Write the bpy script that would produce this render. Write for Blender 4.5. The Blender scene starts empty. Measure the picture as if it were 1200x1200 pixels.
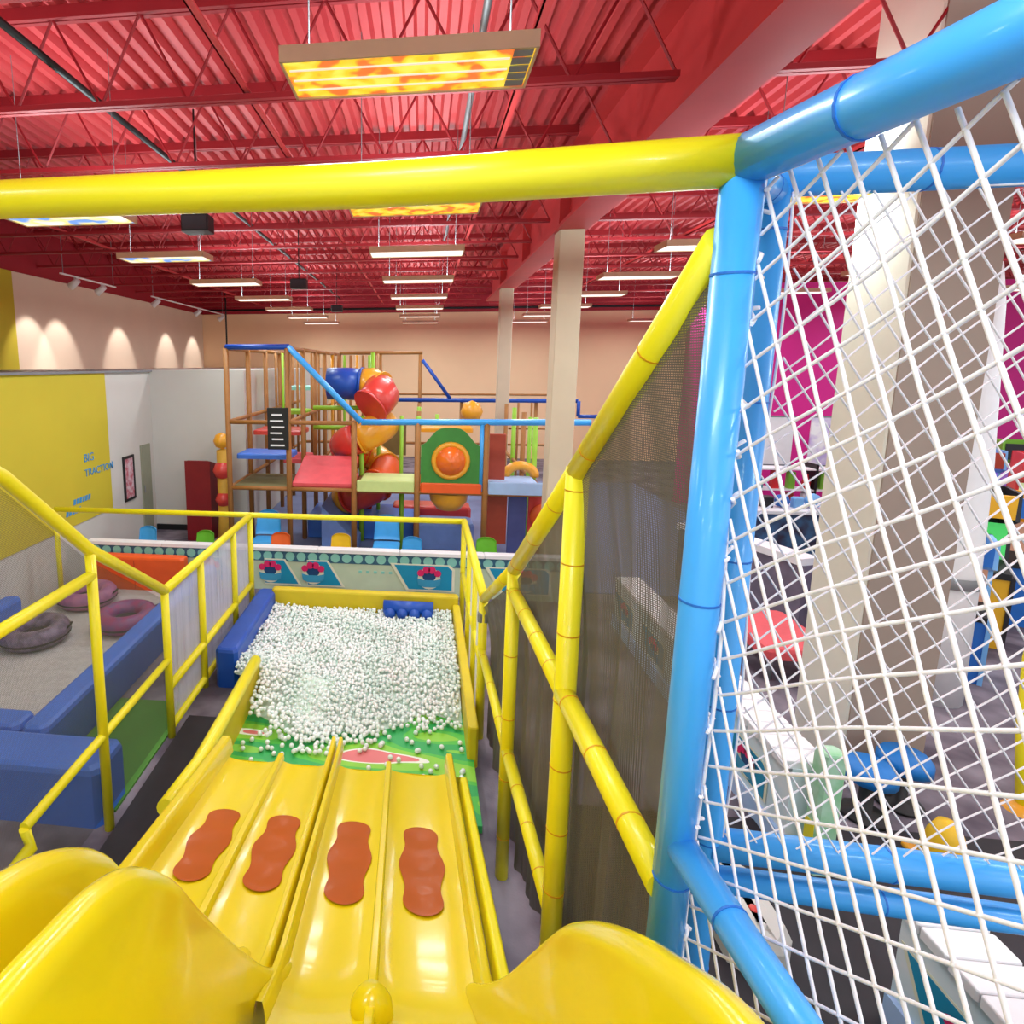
import bpy, math, random
from mathutils import Vector as V, Matrix as Mx
random.seed(7)
S = bpy.context.scene
COL = S.collection

# ------------------------------------------------------------------ camera, world, exposure
EYE = V((0, 0, 3.6))
cam = bpy.data.cameras.new('camera'); cam.sensor_width = 36.0; cam.lens = 667 / 1200 * 36
cam.shift_x = (600 - 418) / 1200; cam.shift_y = -(600 - 527.7) / 1200
cam.clip_start = 0.03; cam.clip_end = 200
camo = bpy.data.objects.new('camera', cam); COL.objects.link(camo); S.camera = camo
R3 = Mx(((0.993545, -0.016733, 0.112196), (0.113437, 0.146879, -0.982628), (0.0, 0.989013, 0.147829)))
camo.matrix_world = Mx.Translation(EYE) @ R3.to_4x4()
w = bpy.data.worlds.new('hall_ambience'); S.world = w; w.use_nodes = True
w.node_tree.nodes['Background'].inputs[0].default_value = (0.86, 0.96, 1.0, 1)
w.node_tree.nodes['Background'].inputs[1].default_value = 1.0
S.view_settings.view_transform = 'Standard'; S.view_settings.look = 'None'
S.view_settings.gamma = 1; S.view_settings.use_curve_mapping = False
S.view_settings.exposure = 0.32
LIGHT_DOWN = 34.0     # watts of each fixture, down and up
LIGHT_UP = 31.0

# ------------------------------------------------------------------ materials
def lin(c):
    return tuple(((x / 255) / 12.92 if x / 255 <= .04045 else ((x / 255 + .055) / 1.055) ** 2.4) for x in c)
MATS = {}
def mat(name, rgb, rough=.5, var=.08, scale=6.0, bump=0.0, metal=0.0, coat=0.0, rgb2=None, bscale=None):
    """principled material, colour broken up by noise between rgb and rgb2 (or a slight darkening)"""
    if name in MATS: return MATS[name]
    m = bpy.data.materials.new(name); m.use_nodes = True; nt = m.node_tree; b = nt.nodes['Principled BSDF']
    c1 = lin(rgb); c2 = lin(rgb2) if rgb2 else tuple(x * (1 - var) for x in c1)
    tc = nt.nodes.new('ShaderNodeTexCoord'); nz = nt.nodes.new('ShaderNodeTexNoise')
    nz.inputs['Scale'].default_value = scale; nz.inputs['Detail'].default_value = 3
    nt.links.new(tc.outputs['Object'], nz.inputs['Vector'])
    rp = nt.nodes.new('ShaderNodeValToRGB'); rp.color_ramp.elements[0].color = (*c2, 1); rp.color_ramp.elements[1].color = (*c1, 1)
    rp.color_ramp.elements[0].position = .38; rp.color_ramp.elements[1].position = .62
    nt.links.new(nz.outputs['Fac'], rp.inputs['Fac']); nt.links.new(rp.outputs['Color'], b.inputs['Base Color'])
    b.inputs['Roughness'].default_value = rough; b.inputs['Metallic'].default_value = metal
    b.inputs['Coat Weight'].default_value = coat; b.inputs['Coat Roughness'].default_value = .08
    if bump:
        bp = nt.nodes.new('ShaderNodeBump'); bp.inputs['Strength'].default_value = bump; bp.inputs['Distance'].default_value = .02
        n2 = nt.nodes.new('ShaderNodeTexNoise'); n2.inputs['Scale'].default_value = bscale or scale * 4
        nt.links.new(tc.outputs['Object'], n2.inputs['Vector'])
        nt.links.new(n2.outputs['Fac'], bp.inputs['Height']); nt.links.new(bp.outputs['Normal'], b.inputs['Normal'])
    MATS[name] = m
    return m
def glow(name, rgb, k):
    if name in MATS: return MATS[name]
    m = bpy.data.materials.new(name); m.use_nodes = True; b = m.node_tree.nodes['Principled BSDF']
    b.inputs['Base Color'].default_value = (*lin(rgb), 1); b.inputs['Emission Color'].default_value = (*lin(rgb), 1)
    b.inputs['Emission Strength'].default_value = k; MATS[name] = m
    return m
def mesh_cloth(name, rgb, cover, pitch, lo=0.0):
    """woven safety mesh: fine threads with open holes, cover = share of closed cloth"""
    m = bpy.data.materials.new(name); m.use_nodes = True; nt = m.node_tree; b = nt.nodes['Principled BSDF']
    out = nt.nodes['Material Output']; tc = nt.nodes.new('ShaderNodeTexCoord')
    b.inputs['Base Color'].default_value = (*lin(rgb), 1); b.inputs['Roughness'].default_value = .8
    fac = []
    for axis in ('Y', 'Z'):
        wv = nt.nodes.new('ShaderNodeTexWave'); wv.wave_type = 'BANDS'; wv.bands_direction = axis
        wv.inputs['Scale'].default_value = 1.0 / pitch * math.pi / 10; wv.inputs['Distortion'].default_value = 0
        nt.links.new(tc.outputs['Object'], wv.inputs['Vector']); fac.append(wv.outputs['Fac'])
    mx = nt.nodes.new('ShaderNodeMath'); mx.operation = 'MAXIMUM'
    nt.links.new(fac[0], mx.inputs[0]); nt.links.new(fac[1], mx.inputs[1])
    mr = nt.nodes.new('ShaderNodeMapRange'); mr.inputs['From Min'].default_value = 1 - cover - .08; mr.inputs['From Max'].default_value = 1 - cover + .08
    mr.inputs['To Min'].default_value = lo; mr.inputs['To Max'].default_value = 1.0
    nt.links.new(mx.outputs[0], mr.inputs['Value'])
    tr = nt.nodes.new('ShaderNodeBsdfTransparent'); ms = nt.nodes.new('ShaderNodeMixShader')
    mp = nt.nodes.new('ShaderNodeMapping'); mp.inputs['Scale'].default_value = (1, 9, .7); nz = nt.nodes.new('ShaderNodeTexNoise'); nz.inputs['Scale'].default_value = 1.5
    nt.links.new(tc.outputs['Object'], mp.inputs[0]); nt.links.new(mp.outputs[0], nz.inputs['Vector'])
    ad = nt.nodes.new('ShaderNodeMath'); ad.operation = 'MULTIPLY_ADD'; ad.inputs[1].default_value = 1.0; ad.inputs[2].default_value = -.5; nt.links.new(nz.outputs['Fac'], ad.inputs[0])
    sc = nt.nodes.new('ShaderNodeMath'); sc.operation = 'MULTIPLY'; sc.inputs[1].default_value = lo * 1.6; nt.links.new(ad.outputs[0], sc.inputs[0])
    su = nt.nodes.new('ShaderNodeMath'); su.operation = 'ADD'; su.use_clamp = True; nt.links.new(mr.outputs[0], su.inputs[0]); nt.links.new(sc.outputs[0], su.inputs[1])
    nt.links.new(su.outputs[0], ms.inputs[0]); nt.links.new(tr.outputs[0], ms.inputs[1]); nt.links.new(b.outputs[0], ms.inputs[2])
    nt.links.new(ms.outputs[0], out.inputs['Surface'])
    MATS[name] = m
    return m

YEL = mat('yellow_vinyl', (244, 230, 24), .38, .04, 3, .04, coat=.15)
YELS = mat('yellow_slide_plastic', (236, 212, 16), .25, .05, 1.5, .03, coat=.5, bscale=2)
YELP = mat('yellow_pit_wall', (214, 190, 20), .5, .06)
BLUE = mat('sky_blue_vinyl', (66, 172, 250), .35, .05, 3, .05, coat=.2)
BLUE2 = mat('blue_padding', (64, 116, 214), .45, .1, 2, .05)
BLUE3 = mat('royal_blue_plastic', (24, 80, 180), .35, .08)
ORANGE = mat('orange_plastic', (180, 84, 2), .4, .06, 4, coat=.06)
ORTIE = mat('orange_tie', (222, 160, 10), .5)
ORANGE.node_tree.nodes['Principled BSDF'].inputs['Specular IOR Level'].default_value = .2
BLTIE = mat('blue_tie', (24, 110, 205), .5)
DECK = mat('red_ceiling_deck', (205, 72, 74), .5, .12, .6, rgb2=(190, 58, 64))
STEEL = mat('red_painted_steel', (158, 26, 36), .55, .1, 2)
GIRD = mat('red_girder_paint', (196, 52, 54), .55, .08, 2)
FASC = mat('red_fascia', (164, 20, 40), .6, .06)
CREAM = mat('cream_wall', (238, 218, 194), .8, .04, 1)
PEACH = mat('peach_wall', (252, 216, 172), .8, .05, .6)
TAN = mat('tan_column', (214, 196, 168), .7, .05, 2)
COLW = mat('wrapped_column', (226, 220, 204), .75, .05, 2, .1)
WHITEW = mat('white_wall', (206, 203, 196), .75, .04, 1)
YELW = mat('yellow_wall', (206, 188, 46), .75, .05, 1)
MAGW = mat('magenta_wall', (214, 22, 138), .7, .1, .5)
WHITE = mat('white_plastic', (238, 238, 240), .4, .04)
GREYL = mat('lane_turf', (196, 194, 192), .95, .12, 14, .3)
BLACK = mat('black_plastic', (22, 22, 24), .5)
BLKF = mat('black_floor', (44, 40, 46), .7, .2, 5)
CARPET = mat('patterned_carpet', (140, 132, 142), .95, .2, 1.6, .2, rgb2=(84, 76, 88), bscale=60)
PLAYF = mat('blue_play_floor', (122, 134, 172), .85, .1, 2)
GREENM = mat('green_mat', (74, 130, 44), .8, .1, 3)
BROWN = mat('brown_padding', (168, 112, 54), .6, .12, 5)
GREEN = mat('green_plastic', (60, 136, 52), .5, .1)
LIME = mat('lime_padding', (150, 200, 50), .5, .08)
RED = mat('red_plastic', (214, 62, 52), .35, .08, coat=.3)
DRED = mat('dark_red_board', (130, 10, 24), .5, .08)
YORA = mat('amber_plastic', (240, 168, 40), .35, .08, coat=.3)
CORAL = mat('coral_padding', (226, 86, 92), .55, .08)
PGREEN = mat('pale_green_padding', (206, 222, 142), .55, .06)
PBLUE = mat('pale_blue_padding', (170, 200, 240), .55, .06)
TEAL = mat('teal_print', (18, 146, 186), .5, .05)
MINT = mat('mint_print', (140, 208, 196), .5, .05)
NAVY = mat('navy_print', (56, 104, 132), .5, .08)
PALEG = mat('pale_green_print', (196, 214, 186), .5, .06, 4)
PINK = mat('pink_print', (222, 36, 104), .5, .05)
CREAMP = mat('cream_print', (232, 232, 206), .5, .04)
ROPE = mat('white_rope', (246, 243, 246), .7, .08, 30)
GREY = mat('grey_metal', (140, 142, 146), .45, .1, metal=.3)
FRAME = mat('tan_fixture_metal', (214, 184, 150), .5, .06)
GRASSY = mat('sage_door', (150, 152, 130), .6, .05)
PURP = mat('purple_tube_vinyl', (116, 74, 128), .4, .3, 9, rgb2=(150, 52, 112))
PINKT = mat('pink_tube_vinyl', (176, 112, 150), .4, .2, 9, rgb2=(150, 90, 140))
GREYT = mat('grey_tube_vinyl', (128, 112, 138), .4, .2, 12, rgb2=(90, 78, 100))
DARKC = mat('dark_tube_cover', (52, 46, 54), .7)
ORB = mat('orange_block_vinyl', (236, 92, 30), .45, .06)
BEAD = mat('white_pit_ball', (240, 244, 240), .25, .05, 3, rgb2=(222, 236, 228), coat=.3)  # greenish noise stands in for the mat reflected in clear balls
PITB = mat('pit_filling', (222, 232, 224), .6, .1, 8, rgb2=(196, 220, 200))
BLACKMESH = mesh_cloth('black_safety_mesh', (96, 91, 80), .55, .007, .42)
GREYMESH = mesh_cloth('dark_safety_mesh', (84, 82, 66), .12, .009, .05)
PALEMESH = mesh_cloth('pale_safety_mesh', (196, 194, 210), .30, .009, .45)
MIX = [mat('toy_' + n, c, .45) for n, c in dict(red=(206, 40, 44), blue=(34, 110, 200), lime=(120, 180, 50), amber=(240, 180, 30),
       teal=(40, 150, 160), pink=(226, 100, 150), black=(30, 28, 34), white=(236, 236, 240), rust=(170, 60, 36), sky=(120, 180, 236)).items()]

# ------------------------------------------------------------------ mesh builder
class MB:
    def __init__(s): s.v = []; s.f = []
    def add(s, vs, fs):
        n = len(s.v); s.v += [tuple(p) for p in vs]; s.f += [tuple(i + n for i in f) for f in fs]; return s
    def box(s, a, b):
        (x0, y0, z0), (x1, y1, z1) = a, b
        return s.add([(x0, y0, z0), (x1, y0, z0), (x1, y1, z0), (x0, y1, z0), (x0, y0, z1), (x1, y0, z1), (x1, y1, z1), (x0, y1, z1)],
                     [(3, 2, 1, 0), (4, 5, 6, 7), (0, 1, 5, 4), (1, 2, 6, 5), (2, 3, 7, 6), (3, 0, 4, 7)])
    def rbox(s, a, b, r=.03):
        """box with chamfered vertical edges and top rim"""
        (x0, y0, z0), (x1, y1, z1) = a, b
        r = min(r, (x1 - x0) / 3, (y1 - y0) / 3, (z1 - z0) / 2)
        def ring(i, z): return [(x0 + i + r, y0 + i, z), (x1 - i - r, y0 + i, z), (x1 - i, y0 + i + r, z), (x1 - i, y1 - i - r, z),
                                (x1 - i - r, y1 - i, z), (x0 + i + r, y1 - i, z), (x0 + i, y1 - i - r, z), (x0 + i, y0 + i + r, z)]
        vs = ring(0, z0) + ring(0, z1 - r) + ring(r * .3, z1 - r * .3) + ring(r, z1); fs = [tuple(range(7, -1, -1)), tuple(range(24, 32))]
        for k in range(3):
            for i in range(8): j = (i + 1) % 8; fs.append((k * 8 + i, k * 8 + j, k * 8 + 8 + j, k * 8 + 8 + i))
        return s.add(vs, fs)
    def path(s, pts, r, n=12, cap=True, closed=False):
        pts = [V(p) for p in pts]; m = len(pts); rs = r if isinstance(r, (list, tuple)) else [r] * m
        vs, fs, prev = [], [], None
        for i, p in enumerate(pts):
            if closed: t = pts[(i + 1) % m] - pts[i - 1]
            else: t = pts[min(i + 1, m - 1)] - pts[max(i - 1, 0)]
            t.normalize()
            if prev is None: a = t.cross(V((0, 0, 1))) if abs(t.z) < .95 else t.cross(V((1, 0, 0)))
            else: a = prev - t * prev.dot(t)
            a.normalize(); prev = a; b = t.cross(a)
            k = 1.0
            if 0 < i < m - 1 and not closed:
                c = (pts[i] - pts[i - 1]).normalized().dot((pts[i + 1] - pts[i]).normalized()); k = 1 / max(.75, math.sqrt(max(.01, (1 + c) / 2)))
            for j in range(n):
                q = 2 * math.pi * j / n; vs.append(p + (a * math.cos(q) + b * math.sin(q)) * rs[i] * (k if k > 1 else 1))
        for i in range(m if closed else m - 1):
            i2 = (i + 1) % m
            for j in range(n): fs.append((i * n + j, i2 * n + j, i2 * n + (j + 1) % n, i * n + (j + 1) % n))
        if cap and not closed: fs += [tuple(range(n)), tuple(range(m * n - 1, (m - 1) * n - 1, -1))]
        return s.add(vs, fs)
    def prism(s, poly, d, off):
        """poly: list of 3D points, extruded by vector d"""
        d = V(d); p = [V(q) + V(off) for q in poly]; n = len(p)
        fs = [tuple(range(n)), tuple(range(2 * n - 1, n - 1, -1))] + [(i, i + n, (i + 1) % n + n, (i + 1) % n) for i in range(n)]
        return s.add(p + [q + d for q in p], fs)
    def lathe(s, prof, c, n=20, axis=2):
        vs, fs = [], []
        for r, z in prof:
            for j in range(n):
                q = 2 * math.pi * j / n; a, b = r * math.cos(q), r * math.sin(q)
                p = (a, b, z) if axis == 2 else ((a, -z, b) if axis == 1 else (z, a, b))
                vs.append((p[0] + c[0], p[1] + c[1], p[2] + c[2]))
        for i in range(len(prof) - 1):
            for j in range(n): fs.append((i * n + j, i * n + (j + 1) % n, (i + 1) * n + (j + 1) % n, (i + 1) * n + j))
        return s.add(vs, fs)
    def grid(s, fn, nu, nv):
        vs = [fn(i / nu, j / nv) for i in range(nu + 1) for j in range(nv + 1)]
        return s.add(vs, [(i * (nv + 1) + j, (i + 1) * (nv + 1) + j, (i + 1) * (nv + 1) + j + 1, i * (nv + 1) + j + 1) for i in range(nu) for j in range(nv)])
    def mesh(s, name, m, smooth=False):
        me = bpy.data.meshes.new(name); me.from_pydata(s.v, [], s.f); me.materials.append(m)
        if smooth:
            me.polygons.foreach_set('use_smooth', [len(p.vertices) <= 4 for p in me.polygons])
        me.update(); return me

def obj(name, mb, m, parent=None, smooth=False):
    me = mb if isinstance(mb, bpy.types.Mesh) else mb.mesh(name, m, smooth)
    o = bpy.data.objects.new(name, me); COL.objects.link(o)
    if parent is not None:
        o.parent = parent
        if parent.type == 'EMPTY': o.location = -parent.location
    return o
def tag(o, label, cat, group=None):
    o['label'] = label; o['category'] = cat
    if group: o['group'] = group
    return o
def thing(name, label, cat, loc=(0, 0, 0), group=None):
    o = bpy.data.objects.new(name, None); COL.objects.link(o); o.location = loc; o.empty_display_size = .1
    return tag(o, label, cat, group)
def struct(name, mb, m, label=None, parent=None, smooth=False):
    o = obj(name, mb, m, parent, smooth)
    if parent is None: o['kind'] = 'structure'; o['label'] = label or name; o['category'] = name.split('_')[0]
    return o
def copy_thing(src, loc, label=None, group=None):
    r = src.copy(); COL.objects.link(r); r.location = loc
    if label: r['label'] = label
    if group: r['group'] = group
    for ch in src.children:
        c = ch.copy(); COL.objects.link(c); c.parent = r
        for g in ch.children:
            d = g.copy(); COL.objects.link(d); d.parent = c
    return r
def sm(x): x = max(0, min(1, x)); return x * x * (3 - 2 * x)

# ------------------------------------------------------------------ the hall: floor, walls, ceiling
struct('floor', MB().box((-9.2, -7, -.12), (20, 22.9, 0)), CARPET, 'grey patterned carpet floor of the hall')
BACKY, LX = 22.5, -8.8
struct('wall_back', MB().box((LX - .2, BACKY, 0), (20, BACKY + .2, 5.6)), PEACH, 'peach painted far end wall of the hall')
struct('wall_left', MB().box((LX - .2, -7, 0), (LX, BACKY, 5.6)), CREAM, 'cream painted long side wall')
struct('trim_1', MB().box((LX - .2, -7, 5.6), (LX + .05, BACKY, 6.75)), FASC, 'red painted band above the long side wall')
struct('trim_2', MB().box((LX + .05, BACKY - .05, 5.6), (20, BACKY + .2, 6.75)), FASC, 'red painted band above the far end wall')
struct('trim_3', MB().box((LX, -7, 3.5), (LX + .02, 11.7, 5.6)), YELW, 'yellow painted stretch of the upper side wall')
struct('wall_magenta', MB().box((6.7, 15.5, 0), (20, 15.7, 5.6)), MAGW, 'magenta partition wall behind the arcade')
# annex block on the left with a flat top just below eye level
struct('wall_annex', MB().box((LX + .02, -7, 0), (-5.8, 11.7, 3.46)).box((LX + .02, 11.7, 0), (-3.72, 22.4, 3.5)), WHITEW, 'white annex wall with a flat top along the side of the hall')
struct('trim_4', MB().box((-5.8, -7, .92), (-5.785, 9.93, 3.46)), YELW, 'yellow painted field on the annex wall')
struct('trim_5', MB().box((LX + .02, -7, 3.46), (-5.74, 11.7, 3.5)), GREY, 'grey cap on top of the annex wall')
struct('baseboard_annex', MB().box((-5.79, 11.66, 0), (-3.72, 11.7, .12)), BLACK, 'black baseboard of the annex wall')
# corrugated roof deck, flutes running away from the slide
def deck():
    mb = MB(); p = .2; prof = []
    x = LX
    while x < 20:
        prof += [(x, 6.62), (x + .07, 6.62), (x + .1, 6.70), (x + .17, 6.70)]; x += p
    n = len(prof); vs = [(a, -7, z) for a, z in prof] + [(a, BACKY, z) for a, z in prof]
    mb.add(vs, [(i + 1, i, i + n, i + 1 + n) for i in range(n - 1)])
    return mb
struct('ceiling', deck(), DECK, 'red corrugated metal roof deck')
struct('trim_6', MB().box((LX, -7, 6.72), (20, BACKY, 6.8)), FASC, 'red roof slab above the deck')

# open-web joists
def joist_meshes(x0, x1):
    top = MB().box((x0, -.05, .72), (x1, -.008, .82)).box((x0, .008, .72), (x1, .05, .82))
    bot = MB().box((x0, -.05, 0), (x1, -.008, .045)).box((x0, .008, 0), (x1, .05, .045))
    n = max(2, int(round((x1 - x0) / .4))); pts = [(x0 + (x1 - x0) * i / n, 0, .02 if i % 2 else .74) for i in range(n + 1)]
    web = MB()
    for a, b in zip(pts, pts[1:]): web.path([a, b], .013, 5)
    return top.mesh('top_chord', STEEL), bot.mesh('bottom_chord', STEEL), web.mesh('web_rod', STEEL)
spans = [(LX + .06, 1.93, 'red open-web roof joist between the side wall and the girder', 'roof joists on the slide side of the girder'),
         (2.37, 18, 'red open-web roof joist beyond the girder over the arcade', 'roof joists beyond the girder')]
for x0, x1, lab, grp in spans:
    ms = joist_meshes(x0, x1)
    for k in range(-2, 15):
        y = 3.55 + 1.5 * k if k < 12 else 3.55 + 1.5 * k
        if y > BACKY - .4: continue
        t = thing('roof_joist', lab, 'joist', (0, y, 5.8), grp)
        for nm, me in zip(('top_chord', 'bottom_chord', 'web_rod'), ms):
            o = bpy.data.objects.new(nm, me); COL.objects.link(o); o.parent = t
# main girder on the columns
g = thing('steel_girder', 'heavy red steel girder resting on the tan columns', 'girder', (2.15, -2, 5.57))
obj('bottom_flange', MB().box((1.93, -2, 5.57), (2.37, 18.6, 5.62)), GIRD, g)
obj('girder_web', MB().box((2.12, -2, 5.62), (2.18, 18.6, 6.5)), GIRD, g)
obj('top_flange', MB().box((1.93, -2, 6.5), (2.37, 18.6, 6.55)), GIRD, g)
for y in (0.5, 3.6, 9.1, 12.3, 15.6):
    obj('stiffener', MB().box((1.97, y - .01, 5.62), (2.33, y + .01, 6.5)), GIRD, g)
# bridging angles and conduits
for x in (-6.2, -1.5, .75, 4.6, 8.5):
    o = obj('bridging_bar', MB().box((x - .03, -6, 5.86), (x + .03, 22, 5.875)).box((x - .03, -6, 5.86), (x - .018, 22, 5.92)), GIRD)
    tag(o, 'red bridging bar running across the roof joists', 'bar', 'bridging bars across the roof joists')
tag(obj('conduit', MB().path([(-3.13, -3, 6.1), (-3.13, 22, 6.1)], .032, 8), BLACK, None, True), 'black conduit crossing under the red roof deck', 'conduit')
c = tag(obj('conduit', MB().path([(.42, -3, 6.15), (.42, 12.5, 6.15)], .03, 8), GREY, None, True), 'grey conduit crossing under the red roof deck', 'conduit')
tag(obj('sprinkler_pipe', MB().path([(-8.6, 22.41, 5.75), (18, 22.41, 5.75)], .04, 8), BLACK, None, True), 'black pipe along the top of the far wall', 'pipe')
tag(obj('drop_pipe', MB().path([(-6.95, 20, 3.5), (-6.95, 20, 6.6)], .03, 8), BLACK, None, True), 'thin black pipe dropping behind the playground tower', 'pipe')

# ------------------------------------------------------------------ columns
def column(x0, x1, y0, y1, zt, m, label, base=True):
    t = thing('support_column', label, 'column', ((x0 + x1) / 2, (y0 + y1) / 2, 0))
    obj('shaft', MB().rbox((x0, y0, .0), (x1, y1, zt), .012), m, t)
    if base: obj('base_pad', MB().rbox((x0 - .04, y0 - .04, 0), (x1 + .04, y1 + .04, .5), .03), WHITE, t)
    return t
column(1.97, 2.33, 9.0, 9.36, 5.57, TAN, 'tan square column standing just before the playground frame')
column(1.99, 2.31, 15.5, 15.82, 5.57, TAN, 'slim tan column standing behind the playground frame')
cA = column(3.75, 4.4, 5.05, 5.7, 6.62, COLW, 'big cream boxed column beside the carpet seen through the rope net', False)

obj('front_face', MB().box((3.765, 5.035, 0), (4.385, 5.05, 6.6)), mat('taupe_face', (160, 142, 128), .75, .06, 2), cA)  # thin taupe panel over the front, darker than the cream shaft

# ------------------------------------------------------------------ ceiling lights
def lens_mat(name, c1, c2, c3, k, sc):
    m = bpy.data.materials.new(name); m.use_nodes = True; nt = m.node_tree; b = nt.nodes['Principled BSDF']
    tc = nt.nodes.new('ShaderNodeTexCoord'); wv = nt.nodes.new('ShaderNodeTexNoise'); wv.inputs['Scale'].default_value = sc; wv.inputs['Detail'].default_value = 1.5
    nt.links.new(tc.outputs['Object'], wv.inputs['Vector'])
    r = nt.nodes.new('ShaderNodeValToRGB'); r.color_ramp.interpolation = 'EASE'
    e = r.color_ramp.elements; e[0].color = (*lin(c1), 1); e[0].position = .40; e[1].color = (*lin(c2), 1); e[1].position = .5
    x = e.new(.62); x.color = (*lin(c3), 1)
    nt.links.new(wv.outputs['Fac'], r.inputs['Fac']); nt.links.new(r.outputs['Color'], b.inputs['Emission Color']); nt.links.new(r.outputs['Color'], b.inputs['Base Color'])
    b.inputs['Emission Strength'].default_value = k
    return m
LENSW = glow('white_lens', (255, 246, 236), .95)
LENSY = lens_mat('sunflower_lens', (240, 120, 50), (250, 205, 40), (250, 236, 90), .62, 7)
LENSB = lens_mat('sky_lens', (110, 160, 240), (250, 236, 150), (250, 246, 240), .8, 3.2)
TUBEG = glow('lamp_tube_glow', (255, 196, 180), .85)
LT = {}
def light_fixture(x, y, z, lens, label, group=None, detailed=False):
    t = thing('ceiling_light', label, 'light', (x, y, z), group)
    def sh(nm, mb, m):
        if (nm, m.name) not in LT: LT[(nm, m.name)] = mb.mesh(nm, m)
        o = bpy.data.objects.new(nm, LT[(nm, m.name)]); COL.objects.link(o); o.parent = t; return o
    w_, d_ = .61, .2
    sh('housing', MB().box((-w_, -d_, .035), (w_, d_, .075)).box((-w_, -d_, 0), (w_, -d_ + .012, .036)).box((-w_, d_ - .012, 0), (w_, d_, .036)).box((-w_, -d_, 0), (-w_ + .012, d_, .036)).box((w_ - .012, -d_, 0), (w_, d_, .036)), FRAME)
    sh('lens', MB().box((-w_ + .014, -d_ + .014, .008), (w_ - .014, d_ - .014, .03)), lens)
    if detailed:
        for yy in (-.1, .0, .1): sh('lamp_tube', MB().box((-w_ + .03, -.006, .003), (w_ - .12, .006, .0075)), TUBEG).location = (0, yy, 0)
        for k in range(5): sh('louvre', MB().box((.5, -.028, .002), (.59, .028, .0075)), GREY).location = (0, -.145 + k * .072, 0)
    for sx in (-.5, .5): sh('hanger_wire', MB().path([(0, 0, .075), (0, 0, 6.6 - z)], .004, 4), GREY).location = (sx, 0, 0)
    for kind, pw, zz, rx in (('down', LIGHT_DOWN, -.012, 0), ('up', LIGHT_UP, .1, math.pi)):
        L = bpy.data.lights.get('fixture_' + kind)
        if not L:
            L = bpy.data.lights.new('fixture_' + kind, 'AREA'); L.shape = 'RECTANGLE'; L.size = 1.15; L.size_y = .34; L.energy = pw
            L.color = (.82, .97, 1.0)
        lo = bpy.data.objects.new('lamp_' + kind, L); COL.objects.link(lo); lo.parent = t; lo.location = (0, 0, zz); lo.rotation_euler = (rx, 0, 0)
    return t
YS = [2.86 + 2.48 * k for k in range(-3, 8)]; YS[3] = 3.12; YS[4] = 5.65
for x, grp, lab in ((-3.55, 'hanging lights in the row near the annex', 'long white hanging light in the row near the annex'),
                    (-.1, 'hanging lights in the row above the slide', 'long white hanging light in the row above the slide'),
                    (3.55, 'hanging lights in the row beyond the girder', 'long white hanging light in the row beyond the girder'),
                    (7.4, 'hanging lights over the arcade', 'long white hanging light over the arcade machines'),
                    (11.5, 'hanging lights over the magenta wall side', 'long white hanging light in the last row over the arcade')):
    for k, y in enumerate(YS):
        lens, l2, det, gg = LENSW, lab, False, grp
        if x == -.1 and k == 3: lens, l2, det, gg = LENSY, 'hanging light with yellow and orange patterned lens over the slide', True, None
        if x == -.1 and k == 4: lens, l2, gg = LENSY, 'hanging light with yellow lens just past the yellow overhead tube', None
        if x == -3.55 and k == 4: lens, l2, gg = LENSB, 'hanging light with pale blue and yellow lens next to the black speaker', None
        if x == -3.55 and k == 5: lens, l2, gg = LENSB, 'hanging light with sky patterned lens before the track lights', None
        if x == 3.55 and k == 4: lens, l2, gg = LENSY, 'hanging light with orange lens behind the rope nets', None
        if x > 7 and y > 14.5 and x > 6.7: pass
        light_fixture(x, y, 5.04, lens, l2, gg, det)

# ceiling speakers and track lights
for p, lab in (((-2.75, 7.0, 5.2), 'black box speaker hanging past the yellow overhead tube'), ((-2.62, 12.2, 5.2), 'black box speaker hanging over the playground tower'), ((-2.6, 17.5, 5.2), 'small black speaker hanging near the far wall')):
    t = thing('speaker', lab, 'speaker', p)
    obj('cabinet', MB().rbox((p[0] - .17, p[1] - .12, p[2]), (p[0] + .17, p[1] + .12, p[2] + .2), .02), BLACK, t)
    obj('grille', MB().box((p[0] - .15, p[1] - .125, p[2] + .02), (p[0] + .15, p[1] - .12, p[2] + .17)), DARKC, t)
    obj('bracket', MB().path([(p[0], p[1], p[2] + .2), (p[0], p[1], 6.6)], .012, 6), BLACK, t)
def track(y0, y1, heads, label):
    x = -7.6; t = thing('track_light', label, 'track light', (x, y0, 5.5))
    obj('track', MB().box((x - .02, y0, 5.5), (x + .02, y1, 5.53)), WHITE, t)
    for y in (y0 + .1, y1 - .1): obj('hanger_rod', MB().path([(x, y, 5.53), (x, y, 6.6)], .008, 5), GREY, t)
    for y in heads:
        h = obj('lamp_head', MB().path([(x, y, 5.5), (x, y, 5.4)], .015, 6).path([(x + .09, y, 5.44), (x - .12, y, 5.3)], [.06, .085], 12), WHITE, t, True)
        L = bpy.data.lights.new('track_spot', 'SPOT'); L.energy = 90; L.spot_size = math.radians(58); L.spot_blend = .5; L.color = (1, .93, .9); L.shadow_soft_size = .05
        lo = bpy.data.objects.new('track_spot', L); COL.objects.link(lo); lo.parent = t; lo.location = V((x - .16, y, 5.27)) - t.location
        lo.rotation_euler = (V((LX, y, 3.7)) - V((x - .16, y, 5.27))).to_track_quat('-Z', 'Y').to_euler()
track(11.6, 13.8, (12.1, 13.15), 'white track light with two heads above the cream side wall')
track(15.7, 21.6, (16.0, 19.1, 21.4), 'white track light with three heads near the far corner')

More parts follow.
